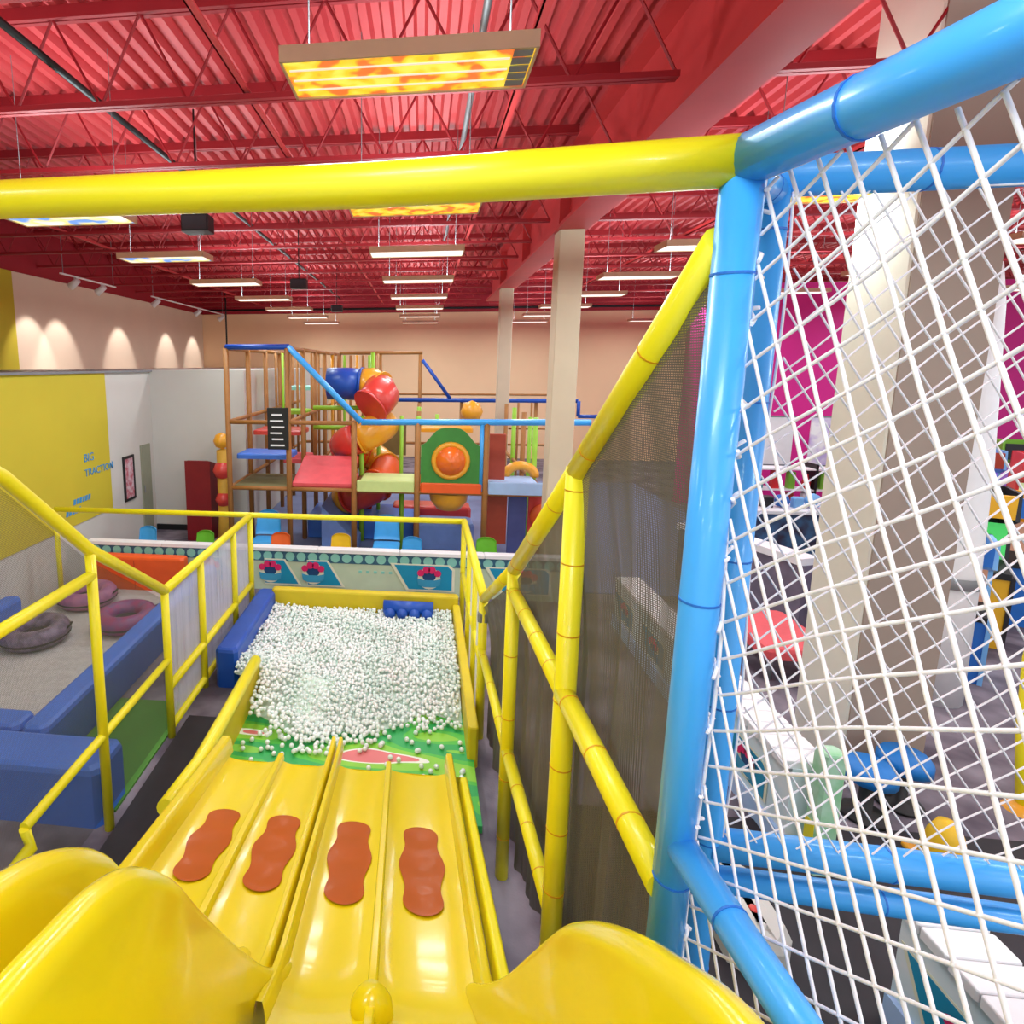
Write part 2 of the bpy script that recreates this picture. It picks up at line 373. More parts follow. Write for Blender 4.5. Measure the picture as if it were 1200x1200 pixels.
# ------------------------------------------------------------------ annex wall: poster, door, lettering, booth
d = struct('door_1', MB().box((-5.8, 11.1, 0), (-5.77, 11.5, 1.95)), GRASSY, 'narrow sage door at the end of the annex wall')
obj('door_handle', MB().path([(-5.75, 11.15, .95), (-5.75, 11.15, 1.1)], .012, 6), GREY, d)
t = thing('wall_poster', 'black framed poster on the white annex wall', 'poster', (-5.79, 10.58, .92))
obj('poster_frame', MB().box((-5.8, 10.38, .92), (-5.77, 10.8, .97)).box((-5.8, 10.38, 1.77), (-5.77, 10.8, 1.82)).box((-5.8, 10.38, .97), (-5.77, 10.43, 1.77)).box((-5.8, 10.75, .97), (-5.77, 10.8, 1.77)), BLACK, t)
obj('poster_print', MB().box((-5.8, 10.43, .97), (-5.78, 10.75, 1.77)), mat('poster_print', (214, 190, 198), .6, .3, 9, rgb2=(190, 96, 110)), t)
def wall_text(body, loc, size, label):
    cu = bpy.data.curves.new('lettering', 'FONT'); cu.body = body; cu.size = size; cu.extrude = .008; cu.align_x = 'LEFT'
    tmp = bpy.data.objects.new('tmp', cu); COL.objects.link(tmp); bpy.context.view_layer.update()
    me = bpy.data.meshes.new_from_object(tmp.evaluated_get(bpy.context.evaluated_depsgraph_get())); bpy.data.objects.remove(tmp)
    me.materials.clear(); me.materials.append(mat('blue_letter', (70, 150, 205), .6))
    o = bpy.data.objects.new('wall_lettering', me); COL.objects.link(o)
    o.matrix_world = Mx(((0, 0, 1, loc[0]), (1, 0, 0, loc[1]), (0, 1, 0, loc[2]), (0, 0, 0, 1)))
    return tag(o, label, 'lettering')
wall_text('BIG', (-5.785, 9.1, 1.94), .2, 'short blue word on the yellow annex wall, upper line')
wall_text('TRACTION', (-5.785, 9.1, 1.68), .185, 'long blue word on the yellow annex wall')
for y0, y1, z, lab in ((8.72, 9.15, 1.27, 'upper blue lettering stroke low on the yellow wall'), (8.5, 8.85, 1.12, 'lower blue lettering stroke low on the yellow wall')):
    o = MB()
    y = y0
    while y < y1: o.prism([(-5.785, y, z), (-5.785, y + .06, z), (-5.785, y + .08, z + .09), (-5.785, y + .02, z + .09)], (.008, 0, 0), (0, 0, 0)); y += .085
    tag(obj('wall_lettering', o, mat('blue_letter', (70, 150, 205), .6)), lab, 'lettering')
t = thing('game_booth', 'dark red booth with sloping top against the annex wall', 'booth', (-4.6, 11.2, 0))
obj('side_panel', MB().prism([(-4.78, 10.95, 0), (-4.78, 11.6, 0), (-4.78, 11.6, 1.5), (-4.78, 10.95, 1.68)], (.05, 0, 0), (0, 0, 0)), DRED, t)
obj('front_panel', MB().box((-4.73, 10.95, 0), (-4.3, 11.0, 1.68)), DRED, t)
obj('side_panel', MB().prism([(-4.3, 10.95, 0), (-4.3, 11.6, 0), (-4.3, 11.6, 1.5), (-4.3, 10.95, 1.68)], (.05, 0, 0), (0, 0, 0)), DRED, t)
obj('shelf', MB().box((-4.73, 11.0, .9), (-4.3, 11.6, .95)), BLACK, t)
t = thing('toy_totem', 'yellow and red toy totem standing beside the playground tower', 'totem', (-3.98, 11.0, 0))
obj('pillar', MB().lathe([(.0, 0), (.16, 0), (.13, .5), (.13, 1.9), (.0, 1.95)], (-3.98, 11.0, 0), 12), mat('amber_totem', (220, 170, 60), .6), t, True)
for z, r, m in ((1.5, .2, RED), (.9, .17, RED), (2.1, .17, YORA)): obj('ball', MB().lathe([(0, -r), (r * .7, -r * .7), (r, 0), (r * .7, r * .7), (0, r)], (-3.98, 10.95, z), 12), m, t, True)

# ------------------------------------------------------------------ padded tube helpers
def pad_tube(name, p, q, r, m, parent, tie=None, step=.32, n=14, tr=1.035):
    o = obj(name, MB().path([p, q], r, n), m, parent, True)
    if tie:
        p, q = V(p), V(q); L = (q - p).length; k = max(1, int(L / step)); d = (q - p).normalized()
        for i in range(1, k + 1):
            c = p + d * (L * (i - .3) / k); obj('cable_tie', MB().path([c - d * .003, c + d * .003], r * tr, n), tie, o)
    return o

# ------------------------------------------------------------------ guard fences along the slide and the pit
R1 = .045
LXF = -2.38
f = thing('guard_fence', 'yellow tube guard fence with mesh between the slide and the tubing lane', 'fence', (LXF, 5, 0))
nodes = [(LXF, 2.2, 3.46), (LXF, 2.96, 2.96), (LXF, 3.74, 2.27), (LXF, 4.87, 1.5)]
obj('top_rail', MB().path(nodes, R1, 12), YEL, f, True)
pad_tube('top_rail', (LXF, 4.87, 1.5), (LXF, 7.57, 1.5), R1, YEL, f)
for y, zt in ((2.25, 3.42), (3.74, 2.27), (4.87, 1.5), (5.75, 1.5), (6.85, 1.5), (7.57, 1.5)):
    pad_tube('post', (LXF, y, 0), (LXF, y, zt), .038, YEL, f)
pad_tube('middle_rail', (LXF, 2.25, 2.1), (LXF, 3.74, 2.08), R1 * .9, YEL, f)
pad_tube('middle_rail', (LXF, 2.86, .79), (LXF, 4.87, .80), R1 * .75, YEL, f)
obj('elbow_rail', MB().path([(LXF, 2.86, .79), (LXF, 2.9, .62), (LXF, 2.2, .6)], R1 * .7, 10), YEL, f, True)
pad_tube('middle_rail', (LXF, 4.87, .52), (LXF, 7.57, .5), R1 * .9, YEL, f)
pad_tube('bottom_rail', (LXF, 4.87, .1), (LXF, 7.57, .1), R1 * .8, YEL, f)
def sheet(poly, fold=0.0, nx=(1, 0, 0)):
    """vertical sheet in a constant-x plane: poly = list of (y, zlow, zhigh); folds push it along x"""
    mb = MB(); vs = []; fs = []; nz = 6
    ys = []
    for (a, _, _), (b, _, _) in zip(poly, poly[1:]):
        k = max(2, int((b - a) / .035)); ys += [a + (b - a) * i / k for i in range(k)]
    ys.append(poly[-1][0])
    def at(y):
        for p, q in zip(poly, poly[1:]):
            if y <= q[0] + 1e-6: u = (y - p[0]) / (q[0] - p[0]); return p[1] + (q[1] - p[1]) * u, p[2] + (q[2] - p[2]) * u
        return poly[-1][1:]
    return ys, at, nz
def mesh_sheet(name, x, poly, m, parent, fold=0.0):
    ys, at, nz = sheet(poly); nz = 10; mb = MB(); xf = x if callable(x) else (lambda y_: x); vs = []; fs = []
    for y in ys:
        a, b = at(y)
        for j in range(nz + 1):
            z = a + (b - a) * j / nz
            k = min(1, (1 - j / nz) * 4) if fold else 0; vs.append((xf(y) + .09 * k + k * fold * (math.sin(y * 17 + z * .8) * .6 + math.sin(y * 41 + 1 + z * 1.7) * .4), y, z))
    for i in range(len(ys) - 1):
        for j in range(nz): q = i * (nz + 1) + j; fs.append((q, q + nz + 1, q + nz + 2, q + 1))
    mb.add(vs, fs); return obj(name, mb, m, parent, True)
mesh_sheet('safety_mesh', LXF - .03, [(2.25, .2, 3.36), (2.96, .15, 2.9), (3.74, .12, 2.2), (4.87, .1, 1.42)], GREYMESH, f)
mesh_sheet('safety_mesh', LXF - .03, [(4.9, .1, 1.46), (7.57, .1, 1.46)], PALEMESH, f)

f2 = thing('guard_rail', 'yellow tube rail spanning across behind the ball pit', 'rail', (-1, 7.6, 0))
pad_tube('top_rail', (-5.35, 7.62, 1.5), (.6, 7.62, 1.5), R1 * .85, YEL, f2)
pad_tube('post', (-5.35, 7.62, 0), (-5.35, 7.62, 1.5), .038, YEL, f2)

RXF = .62
f3 = thing('guard_fence', 'thick yellow tube guard fence with black mesh beside the slide', 'fence', (RXF, 4, 0))
RR = .047
pad_tube('top_rail', (.72, 1.53, 3.9), (.65, 2.42, 3.16), RR, YEL, f3, ORTIE, .4)
pad_tube('top_rail', (.65, 2.42, 3.16), (RXF, 3.66, 2.28), RR, YEL, f3, ORTIE, .4)
pad_tube('top_rail', (RXF, 3.66, 2.28), (.61, 5.2, 1.42), RR * .9, YEL, f3, ORTIE, .5)
pad_tube('post', (.65, 2.42, 0), (.65, 2.42, 3.18), RR, YEL, f3, ORTIE, .3)
pad_tube('post', (RXF, 3.66, 0), (RXF, 3.66, 2.28), RR * .95, YEL, f3, ORTIE, .45)
pad_tube('post', (.61, 5.2, 0), (.61, 5.2, 1.44), RR * .9, YEL, f3)
pad_tube('middle_rail', (.70, 1.5, 2.14), (.645, 2.42, 2.17), RR * .95, YEL, f3, ORTIE, .3)
pad_tube('middle_rail', (.645, 2.42, 2.17), (.62, 3.66, 2.13), RR * .9, YEL, f3, ORTIE, .3)
pad_tube('middle_rail', (.645, 2.42, 1.05), (.62, 3.66, .98), RR * .85, YEL, f3, ORTIE, .3)
pad_tube('middle_rail', (.62, 3.66, .98), (.61, 5.2, .9), RR * .8, YEL, f3, ORTIE, .5)
pad_tube('top_rail', (.61, 5.2, 1.45), (.6, 7.62, 1.5), R1, YEL, f3)
for y in (5.85, 6.6, 7.62): pad_tube('post', (.6, y, 0), (.6, y, 1.49), .036, YEL, f3)
pad_tube('middle_rail', (.61, 5.2, .78), (.6, 7.62, .76), R1 * .8, YEL, f3)
for y in (5.5, 6.2): obj('white_strap', MB().box((.585, y - .02, .1), (.615, y + .02, 1.42)), WHITE, f3)
obj('latch', MB().rbox((.56, 5.16, 1.2), (.66, 5.24, 1.3), .02), GREY, f3)
def rail_x(y): return .705 - .05 * (y - 1.56) / .86 if y < 2.42 else .655 - .045 * (y - 2.42) / 2.78
mesh_sheet('safety_mesh', rail_x, [(1.56, 1.2, 3.9), (2.42, .6, 3.09), (3.66, .1, 2.2), (5.2, .05, 1.34)], BLACKMESH, f3, .035)

# ------------------------------------------------------------------ overhead tube, blue net tower
t = thing('overhead_beam', 'thick yellow padded tube spanning overhead above the slide entrance', 'beam', (-.5, 1.5, 4.0))
obj('padded_tube', MB().path([(-3.2, 2.1, 4.2), (-1.37, 1.8, 4.13), (-.15, 1.62, 4.08), (.74, 1.5, 4.07)], .058, 20), YEL, t, True)
pad_tube('post', (-3.2, 2.1, 0), (-3.2, 2.1, 4.2), .055, YEL, t)
bt = thing('net_tower', 'sky blue padded tube frame with white rope nets beside the slide entrance', 'frame', (.75, 1.5, 0))
BT = lambda n_, p, q, r, step=.34: pad_tube(n_, p, q, r, BLUE, bt, BLTIE, step, 18)
BT('post', (.715, 1.5, 1.6), (.735, 1.5, 4.06), .047, .62)
BT('top_tube', (.735, 1.5, 4.07), (.91, .72, 4.07), .058, .3)
BT('top_tube', (.91, .72, 4.07), (1.25, -.9, 4.07), .058, .4)
BT('middle_rail', (.73, 1.47, 2.29), (.82, .6, 2.29), .043, .26)
BT('middle_rail', (.82, .6, 2.29), (.98, -.9, 2.29), .043, .4)
BT('post', (1.04, 1.95, 0), (1.04, 1.95, 4.16), .05, .5)
BT('top_tube', (1.0, 1.95, 4.16), (3.6, 1.95, 4.2), .058, .6)
BT('bottom_rail', (1.04, 1.95, 1.9), (3.6, 1.95, 1.8), .055, .7)
BT('cross_tube', (.73, 1.5, 4.04), (1.04, 1.95, 4.12), .045, .4)
BT('post', (3.6, 1.95, 0), (3.6, 1.95, 4.2), .05, .5)
BT('post', (.70, 1.5, 0), (.715, 1.5, 1.6), .047, .6)
BT('kick_rail', (1.05, 1.97, 1.74), (3.6, 1.97, 1.62), .045, .7)
# rope nets: square mesh hung askew, real cords with knots
def net(corner, eu, ev, W, H, fams, r, sag, seed=0):
    """two families of cords (angle, spacing) in the plane eu, ev; knots where they cross"""
    eu, ev, o = V(eu).normalized(), V(ev).normalized(), V(corner); nrm = eu.cross(ev); mb = MB()
    def wob(a, b):
        s_ = sag * sm((.3 * H - b) / (.3 * H)) if b < .3 * H else 0
        da = .005 * math.sin(a * 9 + b * 5 + seed); db = .006 * math.sin(a * 7 - b * 6 + 1.3) + s_ * math.sin(a * 8 + 2)
        return o + eu * (a + da) + ev * (b + db) + nrm * (.01 * math.sin(a * 6 + b * 4))
    D = W + H; L = []
    for th, sp in fams:
        dx, dy = math.cos(th), math.sin(th); px, py = -dy, dx; n = int(D / sp); lines = []
        for k in range(-n, n):
            off = (k + .5) * sp; lines.append((W / 2 + px * off, H / 2 + py * off, dx, dy)); run = []
            for i in range(-int(D / .03), int(D / .03)):
                a, b = lines[-1][0] + dx * i * .03, lines[-1][1] + dy * i * .03
                if 0 <= a <= W and 0 <= b <= H: run.append(wob(a, b))
                elif run: break
            if len(run) > 1: mb.path(run, r, 5, cap=False)
        L.append(lines)
    for (x1, y1, a1, b1) in L[0]:
        for (x2, y2, a2, b2) in L[1]:
            den = a1 * b2 - b1 * a2; t1 = ((x2 - x1) * b2 - (y2 - y1) * a2) / den; a, b = x1 + a1 * t1, y1 + b1 * t1
            if .01 < a < W - .01 and .01 < b < H - .01:
                p = wob(a, b); q = r * 1.7; mb.add([p + eu * q, p + ev * q, p - eu * q, p - ev * q, p + nrm * q, p - nrm * q],
                        [(0, 1, 4), (1, 2, 4), (2, 3, 4), (3, 0, 4), (1, 0, 5), (2, 1, 5), (3, 2, 5), (0, 3, 5)])
    for a, b in (((0, 0), (0, H)), ((0, H), (W, H))):      # border cords
        mb.path([wob(a[0] + (b[0] - a[0]) * i / 40, a[1] + (b[1] - a[1]) * i / 40) for i in range(41)], r * 1.3, 5)
    return mb
e1 = V((.91 - .735, .72 - 1.5, 0))
rl = random.Random(9)
lace = MB()
for k in range(16):                       # lacing that ties the net to the post
    z = 1.75 + .15 * k + rl.uniform(-.04, .04); x = .716 + .02 * (z - 1.6) / 2.46; lace.path([(x + .052 * math.cos(a), 1.5 + .052 * math.sin(a), z + .02 * math.sin(a * 2 + k)) for a in (-.9, -.4, .1, .6)] + [(x + .068, 1.50, z + rl.uniform(-.05, .05))], .005, 5)
o = obj('net_lacing', lace, ROPE, bt, True); o['kind'] = 'stuff'
obj('rope_net', net((.77, 1.485, 1.55), e1, (0, 0, 1), 1.5, 2.48, ((math.radians(113), .060), (math.radians(35), .086)), .0042, .02, 1), ROPE, bt, True)['label'] = 'white knotted rope net on the near side'
obj('rope_net', net((1.09, 1.93, 1.9), (1, 0, 0), (0, 0, 1), 2.45, 2.22, ((math.radians(125), .075), (math.radians(42), .085)), .0032, .02, 5), ROPE, bt, True)['label'] = 'white knotted rope net on the far side'

# ------------------------------------------------------------------ the slide
def bedz(y):
    if y > 4.1: return .45 - .12 * (y - 4.1)
    if y > 2.15: return .45 + .245 * (4.1 - y)
    return .928 + .245 * (2.15 - y) + .62 * max(0, 2.15 - y) ** 1.5 * .75
sl = thing('wave_slide', 'wide yellow four lane plastic slide with orange patches', 'slide', (-.62, 2.5, 0))
YTOP, YEND = .55, 4.05
def slide_strip(prof, y0, y1, n=34):
    mb = MB()
    def fn(u, v):
        y = y0 + (y1 - y0) * u; i = v * (len(prof) - 1); k = min(int(i), len(prof) - 2); x = prof[k][0] + (prof[k + 1][0] - prof[k][0]) * (i - k)
        h = prof[k][1] + (prof[k + 1][1] - prof[k][1]) * (i - k); sx = -.0217 * (y - 4.1)
        return (x + sx, y, bedz(y) + h)
    return mb.grid(fn, n, len(prof) - 1)
def lane_prof(a, b):
    k = 10; return [(a + (b - a) * i / k, -.028 * math.sin(math.pi * i / k) ** .6) for i in range(k + 1)]
def ridge_prof(a, b, h, k=8, flat=.35):
    return [(a + (b - a) * i / k, h * min(1, math.sin(math.pi * i / k) / flat) if i not in (0, k) else -.004) for i in range(k + 1)]
XL = [-1.5, -1.075, -.65, -.215, .245]
lanes = [(-1.5, -1.105), (-1.055, -.705), (-.595, -.235), (-.19, .225)]
for a, b in lanes: obj('lane', slide_strip(lane_prof(a, b), YTOP, YEND), YELS, sl, True)
for a, b in ((-1.105, -1.055), (-.235, -.19)): obj('lane_ridge', slide_strip(ridge_prof(a, b, .05), YTOP, YEND + .04), YELS, sl, True)
for a, b in ((-.705, -.655), (-.645, -.595)): obj('module_lip', slide_strip(ridge_prof(a, b, .1, 8, .6), 1.75, YEND + .26), YELS, sl, True)
obj('side_lip', slide_strip(ridge_prof(-1.62, -1.5, .13, 8, .5), YTOP, YEND + .1), YELS, sl, True)
obj('side_lip', slide_strip(ridge_prof(.225, .30, .12, 8, .5), YTOP, YEND + .1), YELS, sl, True)
obj('side_lip', slide_strip(ridge_prof(.31, .385, .09, 8, .5), YTOP, YEND - .2), YEL, sl, True)
obj('end_apron', MB().grid(lambda u, v: (-1.6 + 1.98 * v, YEND + .02 - .02 * u, .1 + (bedz(YEND) - .12) * u), 2, 4), YELS, sl, True)
# orange patches: waisted outline with ribs, lying in the lanes
def patch(ax, y0, y1, hw):
    def fn(s_, v):
        u = .5 - .5 * math.cos(math.pi * s_); y = y0 + (y1 - y0) * u; k = abs(2 * u - 1)
        cap = math.sqrt(max(0, 1 - ((k - .62) / .38) ** 2)) if k > .62 else 1
        wv = hw * (.87 + .13 * math.cos(4 * math.pi * u)) * cap
        x = ax - .0217 * (y - 4.1) + wv * (2 * v - 1)
        tt = min(1, max(0, (x + .0217 * (y - 4.1) - (ax - .2)) / .4)); h = -.028 * math.sin(math.pi * tt) ** .6
        return (x, y, bedz(y) + h + .012 + .0025 * math.cos(6 * math.pi * u) * math.sin(math.pi * v) * cap)
    return MB().grid(fn, 36, 8)
for ax, (y0, y1) in zip((-1.275, -.865, -.405, .02), ((2.62, 3.34), (2.6, 3.33), (2.57, 3.33), (2.55, 3.33))):
    obj('grip_patch', patch(ax, y0, y1, .132), ORANGE, sl, True)
# wing walls at the entrance: S-shaped rim, thick rounded panel
def wing(pts, th, side):
    pts = [V(p) for p in pts]; P2 = []
    for i in range(len(pts) - 1):            # Catmull-Rom
        p0, p1, p2, p3 = pts[max(i - 1, 0)], pts[i], pts[i + 1], pts[min(i + 2, len(pts) - 1)]
        for k in range(8):
            t_ = k / 8; P2.append(.5 * ((2 * p1) + (p2 - p0) * t_ + (2 * p0 - 5 * p1 + 4 * p2 - p3) * t_ * t_ + (3 * p1 - p0 - 3 * p2 + p3) * t_ ** 3))
    P2.append(pts[-1]); m = len(P2); prof = [(0, None), (0, -.06), (.1, -.025), (.28, -.006), (.5, 0), (.72, -.006), (.9, -.025), (1, -.06), (1, None)]
    def fn(u, v):
        p = P2[min(m - 1, int(round(u * (m - 1))))]; a, h = prof[int(round(v * 8))]
        zb = min(p.z - .07, bedz(p.y) - .1)
        fl = side * .02 * max(0, (p.z - bedz(p.y))) * (1 if h is not None else 0)
        return (p.x + side * (a - .5) * th + (fl if h is not None else 0), p.y, (p.z + h) if h is not None else zb)
    return MB().grid(fn, m - 1, 8)
obj('wing_wall', wing([(-.56, 2.16, .93), (-.60, 1.95, 1.15), (-.63, 1.71, 1.52), (-.62, 1.39, 2.02), (-.605, 1.2, 2.32), (-.60, 1.04, 2.51), (-.60, .91, 2.60), (-.60, .78, 2.65), (-.60, .62, 2.70), (-.61, .3, 2.76), (-.62, -.3, 2.8)], .075, -1), YELS, sl, True)
obj('wing_wall', wing([(-.78, 2.2, .93), (-.8, 1.85, 1.3), (-.83, 1.45, 1.95), (-.81, 1.27, 2.29), (-.80, 1.12, 2.46), (-.80, .97, 2.57), (-.80, .8, 2.64), (-.81, .5, 2.70), (-.82, -.3, 2.75)], .08, -1), YELS, sl, True)
obj('wing_wall', wing([(.27, 2.14, .96), (.30, 1.95, 1.2), (.33, 1.7, 1.55), (.36, 1.43, 1.98), (.38, 1.25, 2.26), (.40, 1.08, 2.45), (.42, .9, 2.6), (.45, .7, 2.72), (.47, .3, 2.82), (.5, -.3, 2.86)], .09, 1), YELS, sl, True)
obj('start_hump', MB().lathe([(0, .10), (.05, .085), (.085, .03), (.09, -.03)], (-.16, 1.93, bedz(1.93)), 16), YELS, sl, True)
for y in (1.0, 2.2, 3.4):
    for x in (-1.45, .2): obj('support_leg', MB().path([(x, y, 0), (x, y, bedz(y) - .05)], .03, 8), GREY, sl, True)
t = thing('platform', 'padded entry platform at the top of the slide', 'platform', (-.5, -.8, 0))
obj('deck_mat', MB().rbox((-2.3, -2.2, 1.88), (.68, .5, 1.98), .02), BLUE2, t)
for x in (-2.2, .58):
    for y in (-2.1, .4): obj('post', MB().path([(x, y, 0), (x, y, 1.9)], .05, 10), YEL, t, True)

# ------------------------------------------------------------------ ball pit
pit = thing('ball_pit', 'ball pit with blue and yellow padded walls at the slide end', 'ball pit', (-.8, 6, 0))
def mat_print():
    m = bpy.data.materials.new('meadow_print'); m.use_nodes = True; nt = m.node_tree; b = nt.nodes['Principled BSDF']; b.inputs['Roughness'].default_value = .5
    tc = nt.nodes.new('ShaderNodeTexCoord'); mp = nt.nodes.new('ShaderNodeMapping'); mp.inputs['Scale'].default_value = (.8, 2.6, 1); wv = nt.nodes.new('ShaderNodeTexNoise')
    wv.inputs['Scale'].default_value = 1.6; wv.inputs['Detail'].default_value = .5
    r = nt.nodes.new('ShaderNodeValToRGB'); r.color_ramp.interpolation = 'CONSTANT'; e = r.color_ramp.elements
    e[0].color = (*lin((222, 120, 120)), 1); e[1].color = (*lin((236, 240, 226)), 1); e[1].position = .27
    for p_, c_ in ((.31, (140, 206, 60)), (.46, (84, 190, 66)), (.55, (44, 168, 84)), (.68, (130, 204, 70))): x = e.new(p_); x.color = (*lin(c_), 1)
    nt.links.new(tc.outputs['Object'], mp.inputs[0]); nt.links.new(mp.outputs[0], wv.inputs['Vector']); nt.links.new(wv.outputs['Fac'], r.inputs[0]); nt.links.new(r.outputs[0], b.inputs['Base Color'])
    return m
obj('printed_mat', MB().box((-2.0, 4.0, .02), (.52, 7.4, .08)), mat_print(), pit)
obj('back_wall', MB().rbox((-2.05, 7.42, 0), (.54, 7.56, .5), .03), YELP, pit)
obj('side_bumper', MB().rbox((-2.26, 5.75, 0), (-2.0, 7.56, .46), .04), BLUE3, pit)
obj('side_bumper', MB().rbox((.46, 4.75, 0), (.555, 7.42, .40), .02), YELP, pit)
obj('yellow_curb', MB().path([(-1.69, 3.3, .62), (-1.70, 3.9, .5), (-1.72, 4.6, .46), (-1.74, 5.6, .44)], .06, 12), YEL, pit, True)
obj('curb_wall', MB().box((-1.77, 3.9, 0), (-1.70, 5.6, .44)), YELP, pit)
def xmin(y): return -1.655 if y < 5.6 else -1.985
def hgt(x, y):
    h = .10 + .17 * sm((y - 4.85 - .25 * math.sin(x * 2.3 + 1.2)) / 1.1) + .03 * math.sin(x * 4 + y * 3) * math.sin(y * 5 - x)
    h += .07 * sm((-x - .9) / .6) * sm((y - 4.4) / .5) * (1 - sm((y - 5.6) / .8)) + .05 * sm((x + .1) / .5) * sm((y - 4.9) / .5) * (1 - sm((y - 6) / .8))
    return h
fill = obj('ball_heap', MB().grid(lambda u, v: (xmin(4.9 + 2.5 * v) + (.45 - xmin(4.9 + 2.5 * v)) * u, 4.9 + 2.5 * v, .05 + (hgt(-2.0 + 2.46 * u, 4.9 + 2.5 * v) - .09) * sm((v * 2.5 + .05 - .22 * math.sin((-2.0 + 2.46 * u) * 2.6 + .9)) / .45)), 40, 44), PITB, pit, True)
ICO = None
def ico(r, n=1):
    import bmesh
    bm = bmesh.new(); bmesh.ops.create_icosphere(bm, subdivisions=n, radius=r); vs = [v.co.copy() for v in bm.verts]; fs = [tuple(v.index for v in f_.verts) for f_ in bm.faces]; bm.free(); return vs, fs
BR = .023; iv, fi = ico(BR, 2)
balls = []
rnd = random.Random(3)
y = 4.5
while y < 7.41:
    x = xmin(y)
    while x < .45:
        px, py = x + rnd.uniform(-.014, .014), y + rnd.uniform(-.014, .014)
        dens = sm((py - 4.75 - .22 * math.sin(px * 2.6 + .9)) / .5)
        if rnd.random() < dens: balls.append((px, py, max(.103, hgt(px, py) + rnd.uniform(-.012, .022))))
        x += .039
    y += .039
for k in range(110):
    px, py = rnd.uniform(-1.62, .42), 4.3 + .65 * rnd.random() ** .8
    if px > -1.2 and px < .0 and rnd.random() < .6: continue
    balls.append((px, py, .104))
balls.sort(key=lambda b: b[1])
near, rest = balls[:300], balls[300:]
bm_ = bpy.data.meshes.new('pit_ball'); bm_.from_pydata(iv, [], fi); bm_.materials.append(BEAD); bm_.polygons.foreach_set('use_smooth', [True] * len(fi)); bm_.update()
for p in near:
    o = bpy.data.objects.new('pit_ball', bm_); COL.objects.link(o); o.location = p; o.rotation_euler = (rnd.random() * 6, 0, rnd.random() * 6)
    tag(o, 'small translucent white ball lying at the slide end of the pit', 'ball', 'white balls at the slide end of the pit')
iv1, fi1 = ico(BR, 1); mb = MB()
for p in rest:
    s_ = rnd.uniform(.85, 1.1); mb.add([v * s_ + V(p) for v in iv1], fi1)
o = obj('white_pit_balls', mb, BEAD, None, True); o['kind'] = 'stuff'; tag(o, 'heap of small white balls filling the pit', 'balls')
t = thing('foam_roller', 'short blue scalloped foam roller lying on the pit balls', 'roller', (-.14, 7.3, .3))
obj('roller_body', MB().path([(-.47, 7.33, .36), (.2, 7.33, .36)], .085, 16), BLUE3, t, True)
for k in range(4): obj('scallop', MB().lathe([(0, -.07), (.07, -.05), (.08, 0), (.07, .05), (0, .07)], (-.38 + .165 * k, 7.27, .30), 12, 1), BLUE3, t, True)

# ------------------------------------------------------------------ rink barrier with printed panels
ba = thing('rink_barrier', 'low white capped barrier with teal and mint printed panels behind the pit', 'barrier', (-1.5, 8.6, 0))
BZ = .70
obj('panel_wall', MB().box((-5.45, 8.6, 0), (2.3, 8.68, BZ - .04)), PALEG, ba)
x = -5.5
while x < 2.3:
    x2 = min(x + 1.3, 2.35); obj('cap', MB().rbox((x, 8.56, BZ - .04), (x2 - .004, 8.72, BZ + .02), .012), WHITE, ba); x = x2
obj('navy_band', MB().box((-5.45, 8.592, BZ - .215), (2.3, 8.6, BZ - .04)), NAVY, ba)
disc = MB().lathe([(.0, 0), (.074, 0), (.074, .006), (0, .006)], (0, 0, 0), 14, 1).mesh('mint_disc', MINT)
k = 0; x = -5.35
while x < 2.25:
    o = bpy.data.objects.new('mint_disc', disc); COL.objects.link(o); o.parent = ba; o.location = V((x, 8.592, BZ - .13)) - ba.location; x += .183
def emblem(parent, x, y, z, s, right_panel, axis='x'):
    """teal slanted panel with a crest: pink flower crown over a blue ribbon in a cream ring"""
    def P3(a, b, c=0):
        return (x + a * s, y - c, z + b * s) if axis == 'x' else (x - c, y - a * s, z + b * s)
    def disc_(a, b, r, c, nm, m, n=16, sq=1):
        pts = [P3(a + r * math.cos(2 * math.pi * i / n), b + sq * r * math.sin(2 * math.pi * i / n), c) for i in range(n)]
        off = V(P3(0, 0, c + .004)) - V(P3(0, 0, c)); mb = MB(); mb.prism(pts, off, (0, 0, 0)); return obj(nm, mb, m, parent)
    if right_panel: out = [(-.62, .2), (.32, .2), (.40, .13), (.40, -.24), (-.36, -.24)]
    else: out = [(-.1, .2), (.25, .2), (.52, -.24), (-.1, -.24)]
    q = MB(); q.prism([P3(a * 1.12, b * 1.12 + .0, .002) for a, b in out], V(P3(0, 0, .003)) - V(P3(0, 0, 0)), (0, 0, 0)); obj('panel_border', q, CREAMP, parent)
    q = MB(); q.prism([P3(a, b, .006) for a, b in out], V(P3(0, 0, .003)) - V(P3(0, 0, 0)), (0, 0, 0)); obj('teal_panel', q, TEAL, parent)
    disc_(0, -.03, .20, .010, 'crest_ring', CREAMP, 20); disc_(0, .01, .12, .013, 'crest_centre', mat('navy_ink', (24, 70, 120), .5), 14, .8)
    q = MB(); q.prism([P3(a, b, .017) for a, b in ((-.21, -.03), (-.1, -.06), (.1, -.06), (.21, -.03), (.19, -.15), (.1, -.19), (-.1, -.19), (-.19, -.15))], V(P3(0, 0, .003)) - V(P3(0, 0, 0)), (0, 0, 0)); obj('crest_ribbon', q, mat('ribbon_blue', (60, 156, 196), .5), parent)
    for a, b, r in ((-.15, .07, .062), (-.05, .13, .066), (.05, .13, .066), (.15, .07, .062)): disc_(a, b, r, .025, 'crest_flower', PINK, 10)
